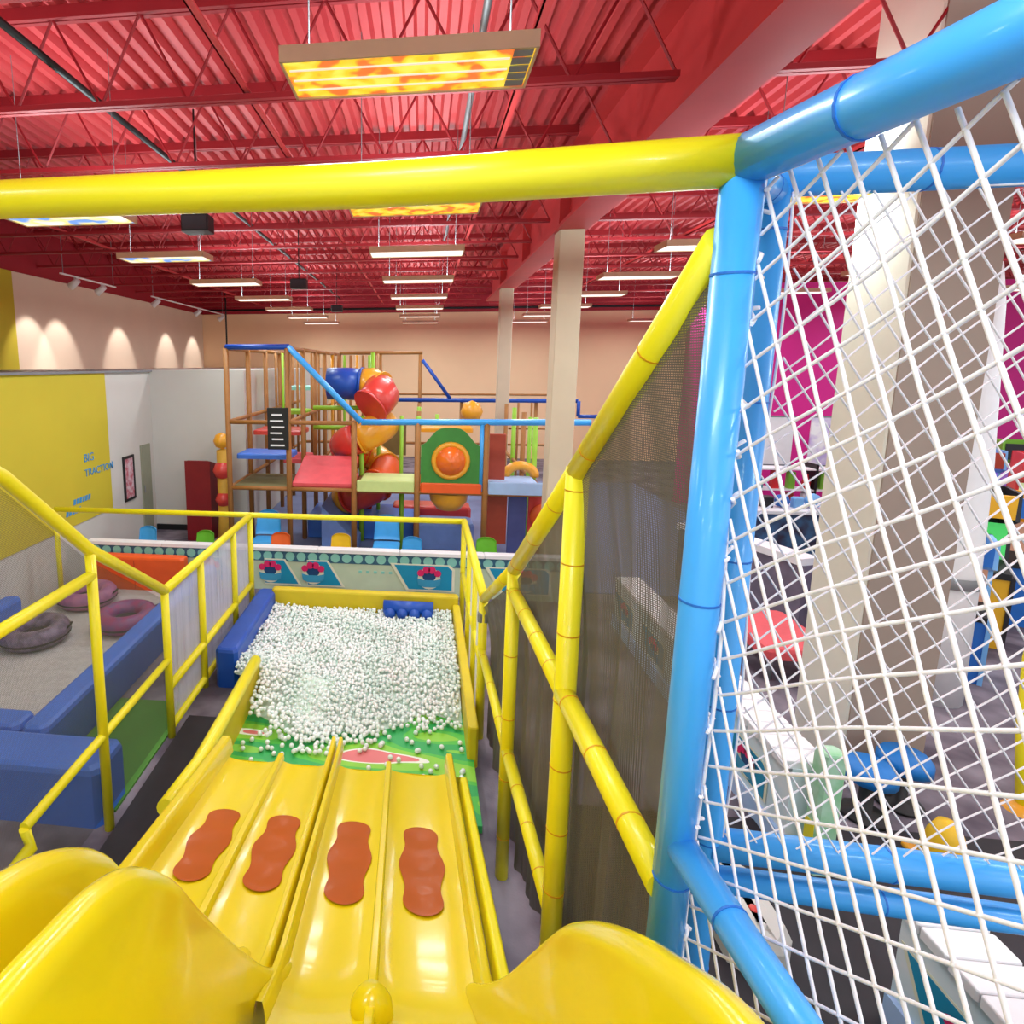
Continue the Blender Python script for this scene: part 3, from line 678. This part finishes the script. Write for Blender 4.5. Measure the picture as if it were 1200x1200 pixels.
emblem(ba, -2.38, 8.586, BZ - .37, .88, False); emblem(ba, -1.68, 8.586, BZ - .37, .88, False); emblem(ba, .16, 8.586, BZ - .37, .88, True); emblem(ba, 1.62, 8.586, BZ - .37, .88, True); emblem(ba, -3.4, 8.586, BZ - .37, .88, False)
for k in range(5): obj('star_mark', MB().box((-.95 + k * .12, 8.594, BZ - .36), (-.90 + k * .12, 8.6, BZ - .32)), MINT, ba)

# side barrier with planked cap seen through the nets
def side_barrier(x0, x1, y0, y1, label, n_em):
    t = thing('rink_barrier', label, 'barrier', ((x0 + x1) / 2, y0, 0))
    obj('panel_wall', MB().box((x0 + .06, y0, 0), (x1 - .06, y1, .70)), mat('pale_barrier_panel', (226, 234, 238), .5, .08, 3, rgb2=(196, 222, 232)), t)
    obj('kick_strip', MB().box((x0 + .03, y0, 0), (x0 + .06, y1, .16)), PBLUE, t)
    y = y0
    me = MB().rbox((x0, .004, .70), (x1, .156, .76), .01).mesh('cap_plank', WHITE)
    while y + .16 <= y1 + .01:
        o = bpy.data.objects.new('cap_plank', me); COL.objects.link(o); o.parent = t; o.location = V((0, y, 0)) - t.location; y += .16
    for k in range(n_em): emblem(t, x0 + .058, y1 - .45 - k * .95, .38, .62, True, 'y')
    return t
side_barrier(2.66, 2.98, 4.08, 7.9, 'white planked barrier running beside the big cream column', 4)
side_barrier(2.58, 2.92, .6, 3.0, 'white planked barrier with pale blue foot below the rope net', 2)
t = thing('barrier_post', 'barrier end post with green and yellow print beside the planked cap', 'post', (2.95, 3.98, 0))
obj('post_body', MB().rbox((2.80, 3.9, 0), (2.95, 4.03, .95), .02), mat('mint_post', (190, 226, 200), .5, .1, 6, rgb2=(150, 210, 160)), t)
obj('yellow_print', MB().box((2.795, 3.92, .05), (2.80, 4.01, .4)), YEL, t)
tag(obj('black_floor_sheet', MB().box((-2.34, .5, 0), (-1.8, 5.2, .012)), BLKF), 'black strip standing in for the dark void left of the slide foot', 'mat')  # black sheet stands in for the shaded open space beside the slide
tag(obj('black_floor_sheet', MB().box((.9, -1, 0), (6.5, 4.4, .012)), BLKF), 'black rubber floor mat under the blue net tower', 'mat')
t = thing('bumper_cushion', 'pale grey rounded cushion on the black rubber mat', 'cushion', (2.05, 3.35, 0))
obj('cushion_body', MB().rbox((1.9, 3.1, .012), (2.25, 3.75, .3), .1), WHITEW, t)
obj('cushion_button', MB().lathe([(0, .01), (.025, .005), (.03, 0)], (2.08, 3.3, .3), 10), RED, t)

# ------------------------------------------------------------------ tubing lane on the left
tag(obj('lane_turf_mat', MB().box((-5.48, 4.52, 0), (-3.5, 8.28, .02)), GREYL), 'pale grey turf of the tubing lane', 'mat')
tag(obj('green_turf_mat', MB().box((-3.2, 3.9, 0), (-2.42, 5.4, .02)), GREENM), 'green mat strip between the lane bumper and the fence', 'mat')
t = thing('lane_bumper', 'long blue padded bumper edging the tubing lane', 'bumper', (-3.4, 6, 0))
obj('long_pad', MB().rbox((-3.48, 4.22, 0), (-3.22, 8.45, .45), .05), BLUE2, t)
obj('end_pad', MB().rbox((-5.7, 4.22, 0), (-3.49, 4.5, .45), .05), BLUE2, t)
t = thing('lane_bumper', 'blue padded bumper on the annex wall side of the lane', 'bumper', (-5.6, 6, 0))
obj('long_pad', MB().rbox((-5.74, 4.52, 0), (-5.5, 7.0, .42), .05), BLUE2, t)
t = thing('padded_block', 'big blue padded block beside the slide foot', 'block', (-3.2, 3.6, 0))
obj('pad', MB().rbox((-4.6, 3.72, 0), (-2.44, 4.14, .5), .05), BLUE2, t)
obj('seam', MB().box((-3.55, 3.716, .02), (-3.54, 3.72, .45)), BLUE3, t)
t = thing('orange_block', 'orange padded block standing against the rink barrier', 'block', (-4.5, 8.4, 0))
obj('pad', MB().rbox((-5.35, 8.3, 0), (-3.72, 8.52, .56), .04), ORB, t)
obj('seam', MB().box((-4.55, 8.296, .02), (-4.54, 8.3, .5)), mat('dark_orange_seam', (190, 66, 20), .6), t)
def snow_tube(x, y, z, m, lab, tilt=0):
    t = thing('snow_tube', lab, 'tube', (x, y, z))
    ring = MB(); ring.path([(.30 * math.cos(2 * math.pi * i / 28), .30 * math.sin(2 * math.pi * i / 28), .13) for i in range(28)], .125, 14, closed=True)
    o = obj('ring', ring, m, t, True); o.location = (0, 0, 0)
    o = obj('seat_cover', MB().lathe([(0, .09), (.14, .095), (.19, .12)], (0, 0, 0), 20), DARKC, t, True); o.location = (0, 0, 0)
    o = obj('underside', MB().lathe([(0, .0), (.30, .0), (.43, .10), (.425, .12)], (0, 0, 0), 24), DARKC, t, True); o.location = (0, 0, 0)
    for a in (0, math.pi):
        o = obj('handle', MB().path([(.40, -.08, .17), (.44, -.04, .2), (.44, .04, .2), (.40, .08, .17)], .012, 6), BLACK, t, True); o.location = (0, 0, 0); o.rotation_euler = (0, 0, a)
    t.rotation_euler = (tilt, 0, random.random()); return t
snow_tube(-4.98, 6.5, .02, GREYT, 'grey lilac snow tube with dark seat lying on the turf lane')
snow_tube(-5.0, 7.72, .02, PINKT, 'pale pink snow tube lying next to the orange block')
snow_tube(-4.02, 7.05, .02, PURP, 'purple and magenta snow tube lying against the long blue bumper')

# ------------------------------------------------------------------ far playground
tag(obj('play_floor_mat', MB().box((-3.7, 9.0, 0), (6.5, 18, .02)), PLAYF), 'blue grey soft floor around the playground', 'mat')
pg = thing('playground', 'multi level soft playground with blue rails and brown padded posts', 'playground', (0, 10, 0))
XS = [-3.5, -2.38, -1.19, -.06, 1.13, 2.2]; YF = [10.0, 11.3, 12.6, 13.9, 15.2, 16.5]
pm = {}
def pole(x, y, z0, z1, m=BROWN, r=.052, nm='post'):
    key = (round(z1 - z0, 3), m.name, r)
    if key not in pm: pm[key] = MB().path([(0, 0, 0), (0, 0, z1 - z0)], r, 8).mesh(nm, m, True)
    o = bpy.data.objects.new(nm, pm[key]); COL.objects.link(o); o.parent = pg; o.location = V((x, y, z0)) - pg.location; return o
def pbar(p, q, m=BROWN, r=.04, nm='rail'): return obj(nm, MB().path([p, q], r, 8), m, pg, True)
for i, x in enumerate(XS):
    for j, y in enumerate(YF):
        if 0 < j < 5 and i == 4: continue
        tall = (i <= 1) or (j == 5 and i <= 3) or (i == 2 and j >= 3)
        pole(x, y, .02, 3.9 if tall else 2.6, LIME if (i >= 2 and j in (1, 3)) else BROWN)
for y in (10.0, 16.5):
    for a, b in zip(XS, XS[1:]): pbar((a, y, 1.36), (b, y, 1.36))
for x in XS:
    for a, b in zip(YF, YF[1:]): pbar((x, a, 1.36), (x, b, 1.36), nm='beam')
for a, b in zip(YF, YF[1:]):
    pbar((-3.5, a, 2.58), (-3.5, b, 2.58)); pbar((-2.38, a, 2.58), (-2.38, b, 2.58)); pbar((-3.5, a, 3.9), (-3.5, b, 3.9)); pbar((-2.38, a, 3.9), (-2.38, b, 3.9))
pbar((-3.5, 10, 2.58), (-1.19, 10, 2.58))
pbar((-3.5, 10, 3.92), (-2.34, 10, 3.92), BLUE3, .05, 'top_rail'); pbar((-2.36, 10, 3.92), (-1.06, 10, 2.6), BLUE, .055, 'top_rail'); pbar((-1.06, 10, 2.6), (2.85, 10, 2.64), BLUE, .055, 'top_rail')
pbar((-2.38, 16.5, 3.95), (-.0, 16.5, 3.95), BROWN, .05, 'top_rail'); pbar((.0, 16.4, 3.75), (.8, 16.4, 2.66), BLUE3, .05, 'top_rail'); pbar((-.9, 16.4, 2.62), (4.3, 16.4, 2.62), BLUE3, .06, 'top_rail'); pbar((-.9, 16.5, 2.78), (4.0, 16.5, 2.78), BROWN, .03, 'top_rail')
pbar((4.3, 16.3, 2.62), (4.3, 16.3, 2.2), BLUE3, .05, 'top_rail'); pbar((4.3, 16.3, 2.2), (5.3, 16.3, 2.2), BLUE3, .05, 'top_rail')
pbar((1.05, 10, 1.4), (1.05, 10, 2.6), BLUE, .04, 'post')
for x in (3.2, 4.2): pole(x, 16.5, .02, 2.62, BROWN)
# thin uprights in the tower and the ladder field
for k in range(7): pole(-3.42 + .17 * k, 13.2, 1.4, 3.88, (LIME if k % 3 == 1 else BROWN), .03, 'rung_post')
for k in range(8): pole(-2.3 + .16 * k, 14.6, .05, 3.85, [YORA, BROWN, LIME, BROWN][k % 4], .04, 'rung_post')
for x, y, z in ((-.4, 11.6, 2.58), (-.9, 12.0, 2.58), (.35, 13.0, 2.5), (2.15, 11.6, 2.58), (-.35, 10.8, 1.3), (-1.3, 10.9, 1.3)): pole(x, y, .02, z, LIME, .04, 'green_post')
for x in (2.6, 2.95, 3.5, 3.75): pole(x, 15.8, .05, 2.6, BROWN, .03, 'rung_post')
pbar((-2.3, 12.0, 2.7), (-.6, 12.0, 2.7), LIME, .05, 'green_bar'); pbar((-2.3, 12.0, 2.28), (-.6, 12.0, 2.28), LIME, .05, 'green_bar')
pbar((2.3, 15.8, 1.9), (3.9, 15.8, 1.9), BROWN, .03, 'rung'); pbar((2.3, 15.8, 1.45), (3.9, 15.8, 1.45), BROWN, .03, 'rung')
# platforms and pads
def pad(x0, x1, y0, y1, z, m, h=.14, nm='platform'): return obj(nm, MB().rbox((x0 + .05, y0 + .05, z - h), (x1 - .05, y1 - .05, z), .03), m, pg)
pad(-2.38, -1.19, 10, 11.3, 1.46, CORAL); pad(-1.19, -.06, 10, 11.3, 1.46, PGREEN); pad(-.06, 1.13, 10, 11.3, 1.46, ORB); pad(1.13, 2.2, 10, 11.3, 1.46, PBLUE)
obj('fascia_pad', MB().rbox((-1.14, 9.95, 1.36), (-.11, 10.02, 1.56), .02), PGREEN, pg); obj('fascia_pad', MB().rbox((0, 9.95, 1.36), (1.07, 10.02, 1.54), .02), ORB, pg); obj('fascia_pad', MB().rbox((1.18, 9.95, 1.36), (2.15, 10.02, 1.58), .02), PBLUE, pg)
obj('ramp_pad', MB().prism([(-2.33, 10.02, 1.42), (-1.24, 10.02, 1.42), (-1.24, 11.2, 1.75), (-2.33, 11.2, 1.75)], (0, 0, .05), (0, 0, 0)), CORAL, pg)
pad(-3.5, -2.38, 10.2, 11.0, 1.96, BLUE2, .1, 'step_pad'); pad(-3.5, -2.38, 11.3, 12.2, 2.28, RED, .1, 'step_pad'); pad(-3.3, -2.5, 12.6, 13.2, 2.6, LIME, .1, 'step_pad'); pad(-3.3, -2.5, 13.6, 14.4, 3.1, MINT, .1, 'step_pad')
pad(-3.5, -2.38, 10.0, 11.3, 1.4, mat('olive_pad', (120, 112, 70), .7), .08); pad(-2.9, -2.3, 11.4, 12.3, 1.7, CORAL, .12, 'step_pad')
pad(-2.38, -.06, 11.3, 12.6, .5, BLUE2, .46, 'floor_pad'); pad(-.06, 1.13, 12.0, 13.0, 2.3, YORA, .1, 'bridge_pad')
# tube slide: short blue inlet, amber elbow, red mouth, then a spiral of segments
def segs(points, r, mats, per, nm='tube_segment'):
    i = 0; k = 0
    while i < len(points) - 1:
        j = min(i + per, len(points) - 1); s_ = obj(nm, MB().path(points[i:j + 1], r, 16), mats[k % len(mats)], pg, True); d = (V(points[j]) - V(points[j - 1])).normalized()
        obj('flange', MB().path([V(points[j]) - d * .02, V(points[j]) + d * .02], r + .035, 16), mats[k % len(mats)], s_, True); i = j; k += 1
segs([(-1.95, 11.8, 3.22), (-1.55, 11.8, 3.22), (-1.25, 11.78, 3.2)], .33, [BLUE3], 2)
segs([(-1.22, 11.78, 3.2), (-1.05, 11.75, 3.2), (-.85, 11.62, 3.12)], .34, [YORA], 2)
segs([(-.88, 11.62, 3.1), (-.82, 11.4, 3.0), (-.9, 11.2, 2.9), (-1.0, 11.1, 2.8)], .36, [RED], 3)
hel = []
for i in range(46):
    a = math.radians(-70 + i * 15.5); hel.append((-1.15 + .42 * math.cos(a), 11.85 + .55 * math.sin(a) * -1, 2.72 - i * .05))
segs(hel[6:], .33, [YORA, RED, ORB, YORA, ORB, RED], 5)
# green arch panel with bubble window
ar = [(.0, 10.0, 1.52), (1.02, 10.0, 1.52)] + [(1.02 - 1.02 * i / 12, 10.0, 2.2 + .32 * sm(math.sin(math.pi * i / 12))) for i in range(13)]
gp = obj('arch_panel', MB().prism(ar, (0, .06, 0), (0, -.03, 0)), GREEN, pg)
obj('bubble_rim', MB().path([(.52 + .29 * math.cos(2 * math.pi * i / 24), 9.96, 1.94 + .29 * math.sin(2 * math.pi * i / 24)) for i in range(24)], .05, 8, closed=True), YORA, gp, True).location = (0, 0, 0)
obj('bubble', MB().lathe([(0, .17), (.12, .15), (.22, .09), (.28, 0)], (.52, 9.96, 1.94), 20, 1), mat('orange_bubble', (240, 112, 30), .2, .1, coat=.5), gp, True)
obj('half_bowl', MB().lathe([(.36, 0), (.34, -.16), (.22, -.32), (0, -.38)], (.52, 10.4, 1.3), 20), YORA, pg, True)
obj('wall_panel', MB().rbox((1.2, 10.6, 1.5), (1.55, 10.66, 2.35), .01), mat('brick_red_panel', (176, 70, 44), .6), pg)
obj('wall_panel', MB().rbox((1.2, 10.5, .3), (1.6, 10.56, 1.28), .01), mat('brick_red_panel', (176, 70, 44), .6), pg)
obj('wall_panel', MB().rbox((1.62, 10.5, .02), (1.95, 10.56, 1.28), .01), mat('slate_blue_panel', (84, 92, 150), .6), pg)
obj('wall_panel', MB().rbox((1.98, 10.5, .02), (2.6, 10.56, 1.28), .01), RED, pg)
obj('round_sign', MB().lathe([(0, .03), (.22, .03), (.24, 0)], (2.25, 10.48, .85), 18, 1), ORB, pg, True)
obj('yellow_arch', MB().path([(1.65 + .28 * (1 - math.cos(math.pi * i / 10)), 11.2, 1.45 + .22 * math.sin(math.pi * i / 10)) for i in range(11)], .09, 8), YORA, pg, True)
obj('orange_ball', MB().lathe([(0, -.28), (.2, -.2), (.28, 0), (.2, .2), (0, .28)], (1.25, 14.5, 2.45), 14), YORA, pg, True)
obj('red_bench', MB().rbox((-.6, 12.2, .02), (1.1, 12.8, .55), .06), RED, pg); obj('blue_bench', MB().rbox((-.1, 10.9, .02), (1.05, 11.5, .55), .06), mat('pale_blue_bench', (120, 150, 214), .5), pg)
obj('blue_slope', MB().prism([(-1.9, 10.6, .02), (-1.2, 10.6, .02), (-1.2, 10.6, .2), (-1.9, 10.6, .9)], (0, 1.2, 0), (0, 0, 0)), mat('pale_blue_bench', (120, 150, 214), .5), pg)
for x0, x1, y, z0, z1 in ((-1.1, -.35, 13.3, 1.5, 2.3),): obj('wood_panel', MB().box((x0, y, z0), (x1, y + .05, z1)), mat('olive_board', (132, 112, 64), .7), pg)
# rules board on the tower
t = thing('rules_board', 'black rules board with white lines hanging on the playground tower', 'sign', (-2.6, 9.9, 2.12))
obj('board', MB().box((-2.74, 9.9, 2.1), (-2.36, 9.93, 2.85)), BLACK, t)
for k in range(6): obj('text_line', MB().box((-2.69 + .03 * (k % 2), 9.895, 2.16 + .11 * k), (-2.43 - .02 * (k % 3), 9.9, 2.19 + .11 * k)), WHITE, t)

# ------------------------------------------------------------------ children's chairs behind the barrier
def chair(x, y, m, label, s=1.0, rot=0.0):
    t = thing('child_chair', label, 'chair', (x, y, .02))
    def part(nm, mb, mm, smo=False): o = obj(nm, mb, mm, t, smo); o.location = (0, 0, 0); return o
    part('seat', MB().rbox((-.18 * s, -.17 * s, .36 * s), (.18 * s, .17 * s, .40 * s), .03), m)
    def bk(u, v):
        a = (u - .5) * 2; zz = (.42 + .34 * v - .05 * v * abs(a) ** 3) * s; return (a * (.18 - .02 * v) * s, (.16 + .04 * v - .03 * (a * a)) * s, zz)
    mb = MB().grid(bk, 10, 6); n = len(mb.v); f0 = list(mb.f); mb.v += [(a, b + .02, c_) for a, b, c_ in mb.v]; mb.f += [tuple(i + n for i in reversed(q)) for q in f0]
    e = [i * 7 for i in range(11)] + [10 * 7 + j for j in range(1, 7)] + [i * 7 + 6 for i in range(9, -1, -1)] + [j for j in range(5, 0, -1)]
    mb.f += [(e[i], e[(i + 1) % len(e)], e[(i + 1) % len(e)] + n, e[i] + n) for i in range(len(e))]
    part('backrest', mb, m, True)
    for sx in (-1, 1):
        for sy in (-1, 1): part('leg', MB().path([(sx * .15 * s, sy * .14 * s, .37 * s), (sx * .18 * s, sy * .17 * s, 0)], .016, 8), m, True)
    t.rotation_euler = (0, 0, rot); return t
SKYC = mat('sky_chair_plastic', (70, 170, 235), .4); ORC = mat('orange_chair_plastic', (240, 110, 50), .4); YEC = mat('yellow_chair_plastic', (245, 200, 40), .4); GRC = mat('green_chair_plastic', (110, 190, 50), .4)
chair(-4.85, 9.25, SKYC, 'sky blue child chair behind the barrier near the annex wall', .95)
chair(-3.72, 9.1, GRC, 'lime green child chair beside the dark red booth', .95)
chair(-2.72, 9.55, SKYC, 'sky blue child chair behind the orange child chair', 1.3)
chair(-2.35, 9.0, ORC, 'orange child chair tucked behind the barrier', 1.0)
chair(-1.32, 9.05, YEC, 'yellow child chair behind the barrier below the coral ramp', 1.0)
chair(-.57, 9.5, SKYC, 'tall sky blue child chair below the pale green platform', 1.28)
chair(-.12, 9.05, SKYC, 'low sky blue child chair beside the tall blue one', .98)
chair(1.1, 9.1, GRC, 'lime green child chair behind the barrier near the brick red panels', 1.0)

# ------------------------------------------------------------------ arcade side seen through the nets
def poster(x0, x1, z0, z1, label, m):
    t = thing('wall_poster', label, 'poster', ((x0 + x1) / 2, 15.48, z0)); y = 15.5
    obj('board', MB().box((x0, y - .04, z0), (x1, y - .005, z1)), m, t); obj('frame_rail', MB().box((x0 - .03, y - .05, z1), (x1 + .03, y - .005, z1 + .04)), GREY, t); obj('frame_rail', MB().box((x0 - .03, y - .05, z0 - .04), (x1 + .03, y - .005, z0)), GREY, t)
poster(8.2, 9.35, 1.1, 2.3, 'plain white board on the magenta wall', WHITE)
poster(9.75, 10.7, 1.1, 2.3, 'white and lilac board on the magenta wall', mat('lilac_print', (250, 250, 252), .5, .1, 3, rgb2=(200, 180, 230)))
poster(15.1, 16.0, 1.2, 2.4, 'white board on the magenta wall behind the machines', WHITE)
ct = thing('prize_counter', 'white topped prize counter in front of the magenta wall', 'counter', (7.2, 11.5, 0))
obj('counter_body', MB().rbox((5.9, 11.2, 0), (9.2, 11.9, .85), .03), mat('counter_front', (70, 110, 150), .5, .3, 4, rgb2=(60, 50, 70)), ct)
obj('counter_top', MB().rbox((5.85, 11.15, .85), (9.25, 11.95, .92), .02), WHITE, ct)
toy = [MB().rbox((-.1, -.08, 0), (.1, .08, .22), .03), MB().lathe([(0, 0), (.1, .03), (.13, .12), (.09, .22), (0, .26)], (0, 0, 0), 10), MB().rbox((-.07, -.07, 0), (.07, .07, .36), .02), MB().lathe([(0, 0), (.08, 0), (.09, .16), (.04, .26), (.035, .34), (0, .34)], (0, 0, 0), 10)]
tm = {}
shapes = ('boxed toy', 'round plush toy', 'tall boxed toy', 'bottle shaped toy'); cn = ('red', 'blue', 'lime green', 'amber', 'teal', 'pink', 'black', 'white', 'rust', 'sky blue')
def prize(x, y, z, where, grp):
    i, j = random.randrange(4), random.randrange(10)
    if (i, j) not in tm: tm[(i, j)] = toy[i].mesh('prize_toy', MIX[j], i in (1, 3))
    o = bpy.data.objects.new('prize_toy', tm[(i, j)]); COL.objects.link(o); o.location = (x, y, z); s_ = random.uniform(.9, 1.1); o.scale = (s_, s_, s_)
    tag(o, f'{cn[j]} {shapes[i]} {where}', 'toy', grp + f' ({cn[j]} {shapes[i]})')
for k in range(12): prize(6.05 + .27 * k, 11.45, .92, 'on the prize counter', 'toys on the prize counter')
sh = thing('prize_shelf', 'tall prize shelf behind the white topped counter', 'shelf', (8, 13.2, 0))
for z in (.5, .95, 1.4): obj('shelf_board', MB().box((6.2, 13.0, z - .03), (10.6, 13.4, z)), WHITE, sh)
for x in (6.2, 8.4, 10.55): obj('upright', MB().box((x, 13.0, 0), (x + .05, 13.4, 1.5)), BLACK, sh)
for z in (.5, .95):
    for k in range(13): prize(6.4 + .32 * k, 13.15, z, 'on the prize shelf', 'toys on the prize shelf')
t = thing('snack_counter', 'white curved counter on the carpet behind the red bench', 'counter', (4.9, 8.8, 0))
arc = [(4.4 + .9 * (i / 10), 9.75 - 1.7 * (i / 10) ** 1.4, 0) for i in range(11)]
for nm, z0, z1, wd, m in (('counter_body', 0, .9, .2, mat('counter_slats', (120, 112, 130), .6, .2, 6)), ('counter_top', .9, 1.0, .3, WHITE)):
    mb = MB(); vs = []; 
    for p in arc: vs += [(p[0] - wd / 2, p[1], z0), (p[0] + wd / 2, p[1] + .1, z0), (p[0] + wd / 2, p[1] + .1, z1), (p[0] - wd / 2, p[1], z1)]
    fs = [(0, 1, 2, 3), (43, 42, 41, 40)]
    for i in range(10):
        for j in range(4): fs.append((i * 4 + j, i * 4 + 4 + j, i * 4 + 4 + (j + 1) % 4, i * 4 + (j + 1) % 4))
    obj(nm, mb.add(vs, fs), m, t)
t = thing('red_bench', 'flat coral red bench standing on the carpet', 'bench', (4.5, 7.4, 0))
obj('seat_pad', MB().rbox((3.95, 6.55, .28), (4.75, 7.7, .42), .05), CORAL, t)
for x in (4.05, 4.65):
    for y in (6.65, 7.6): obj('leg', MB().path([(x, y, 0), (x, y, .3)], .03, 8), GREY, t, True)
def arcade(x, y, h, m, m2, label, wdt=.7, rz=0.0):
    t = thing('arcade_cabinet', label, 'arcade game', (x, y, 0))
    def part(nm, mb, mm, par=None): o = obj(nm, mb, mm, par or t); o.location = (0, 0, 0); return o
    a = wdt / 2
    side = [(0, -.4, 0), (0, .4, 0), (0, .4, h), (0, -.15, h), (0, -.2, h * .82), (0, .0, h * .78), (0, -.05, h * .55), (0, -.4, h * .48)]
    for sx in (-a, a - .04): part('side_panel', MB().prism(side, (.04, 0, 0), (sx, 0, 0)), m)
    part('back_panel', MB().box((-a, .36, 0), (a, .4, h)), m); part('front_panel', MB().box((-a + .04, -.38, 0), (a - .04, -.34, h * .46)), m2)
    part('control_deck', MB().prism([(0, -.4, h * .46), (0, -.05, h * .52), (0, -.05, h * .55), (0, -.4, h * .5)], (wdt - .08, 0, 0), (-a + .04, 0, 0)), BLACK)
    part('screen', MB().prism([(0, -.05, h * .55), (0, .0, h * .78), (0, .03, h * .78), (0, -.02, h * .55)], (wdt - .08, 0, 0), (-a + .04, 0, 0)), glow('screen_' + m2.name, tuple(int(60 + 150 * c_) for c_ in (random.random(), random.random(), random.random())), .5))
    part('marquee', MB().box((-a + .04, -.19, h * .83), (a - .04, -.13, h * .98)), m2)
    t.rotation_euler = (0, 0, rz)
arcade(6.25, 7.3, 1.6, MIX[9], MIX[1], 'sky blue arcade cabinet beside the yellow bent tube', .8, -.6)
arcade(6.3, 8.35, 1.9, MIX[8], MIX[0], 'rust red arcade cabinet next to the sky blue one', .7, -.6)
arcade(7.3, 8.2, 2.0, MIX[6], MIX[3], 'black arcade cabinet with amber front', .7, -.5)
arcade(8.1, 10.3, 2.1, MIX[7], MIX[5], 'white arcade cabinet with pink front behind the black one', .8, -.4)
arcade(7.2, 9.7, 1.9, MIX[4], MIX[3], 'teal arcade cabinet with amber front', .7, -.5)
arcade(10.0, 10.0, 2.2, MIX[0], MIX[7], 'red arcade cabinet with white front', .9, -.5)
arcade(9.5, 8.6, 2.0, MIX[6], MIX[1], 'black arcade cabinet with blue front', .9, -.5)
arcade(8.3, 8.9, 1.8, MIX[3], MIX[1], 'amber arcade cabinet with blue front beyond the black one', .8, -.5)
arcade(9.9, 11.6, 1.9, MIX[5], MIX[7], 'pink arcade cabinet with white front near the prize counter', .8, -.4)
arcade(10.6, 12.2, 2.0, MIX[9], MIX[8], 'pale blue arcade cabinet with rust front by the magenta wall', .9, -.4)
arcade(12.0, 12.6, 2.1, MIX[2], MIX[6], 'lime arcade cabinet with black front by the magenta wall', .9, -.4)
t = thing('white_pole', 'white tapering inflatable pole among the arcade machines', 'pole', (5.62, 6.5, 0))
obj('pole_body', MB().lathe([(0, 0), (.26, 0), (.24, 1.4), (.2, 2.6), (.1, 4.2), (.04, 4.6), (0, 4.65)], (5.62, 6.5, 0), 16), WHITE, t, True)
obj('pole_collar', MB().lathe([(.27, 1.3), (.29, 1.36), (.27, 1.42)], (5.62, 6.5, 0), 16), GREY, t, True)
t = thing('tube_arch', 'yellow bent tube arch standing on the carpet by the arcade', 'arch', (5.35, 5.2, 0))
obj('tube', MB().path([(4.95, 4.75, 0), (5.05, 4.95, .55), (5.25, 5.2, 1.1), (5.55, 5.45, 1.5), (5.95, 5.6, 1.6), (6.4, 5.6, 1.4), (6.6, 5.6, .7), (6.65, 5.6, 0)], .06, 12), YEL, t, True)
for x, y in ((4.95, 4.75), (6.65, 5.6)): obj('foot', MB().lathe([(0, .06), (.1, .05), (.14, 0)], (x, y, 0), 14), YORA, t, True)
for x, y, lab in ((3.98, 4.72, 'blue padded stool standing at the foot of the big cream column'), (3.6, 4.55, 'blue padded stool next to the yellow cone')):
    t = thing('padded_stool', lab, 'stool', (x, y, 0))
    obj('cushion', MB().lathe([(0, .46), (.15, .46), (.18, .42), (.18, .34), (0, .34)], (x, y, 0), 16), mat('stool_blue', (20, 120, 200), .5), t, True)
    obj('base', MB().lathe([(.05, .34), (.05, .06), (.16, .03), (.17, .012), (0, .012)], (x, y, 0), 14), BLACK, t, True)
t = thing('floor_cone', 'yellow rounded marker cone on the black rubber mat', 'cone', (3.82, 4.12, 0))
obj('cone', MB().lathe([(0, .36), (.06, .34), (.1, .25), (.14, .04), (.14, .012)], (3.82, 4.12, 0), 16), mat('cone_yellow', (245, 196, 30), .4), t, True)
obj('cone_base', MB().rbox((3.66, 3.96, .012), (3.98, 4.28, .04), .02), YORA, t)
t = thing('kiddie_ride', 'pink ride with yellow rim standing past the yellow cone', 'ride', (5.4, 4.5, 0))
obj('ride_body', MB().lathe([(0, .02), (.4, .02), (.5, .2), (.46, .42), (.2, .5), (0, .5)], (5.55, 4.3, 0), 20), mat('ride_pink', (226, 110, 140), .4), t, True)
obj('ride_rim', MB().path([(5.55 + .5 * math.cos(2 * math.pi * i / 24), 4.3 + .5 * math.sin(2 * math.pi * i / 24), .3) for i in range(24)], .045, 8, closed=True), YEL, t, True)
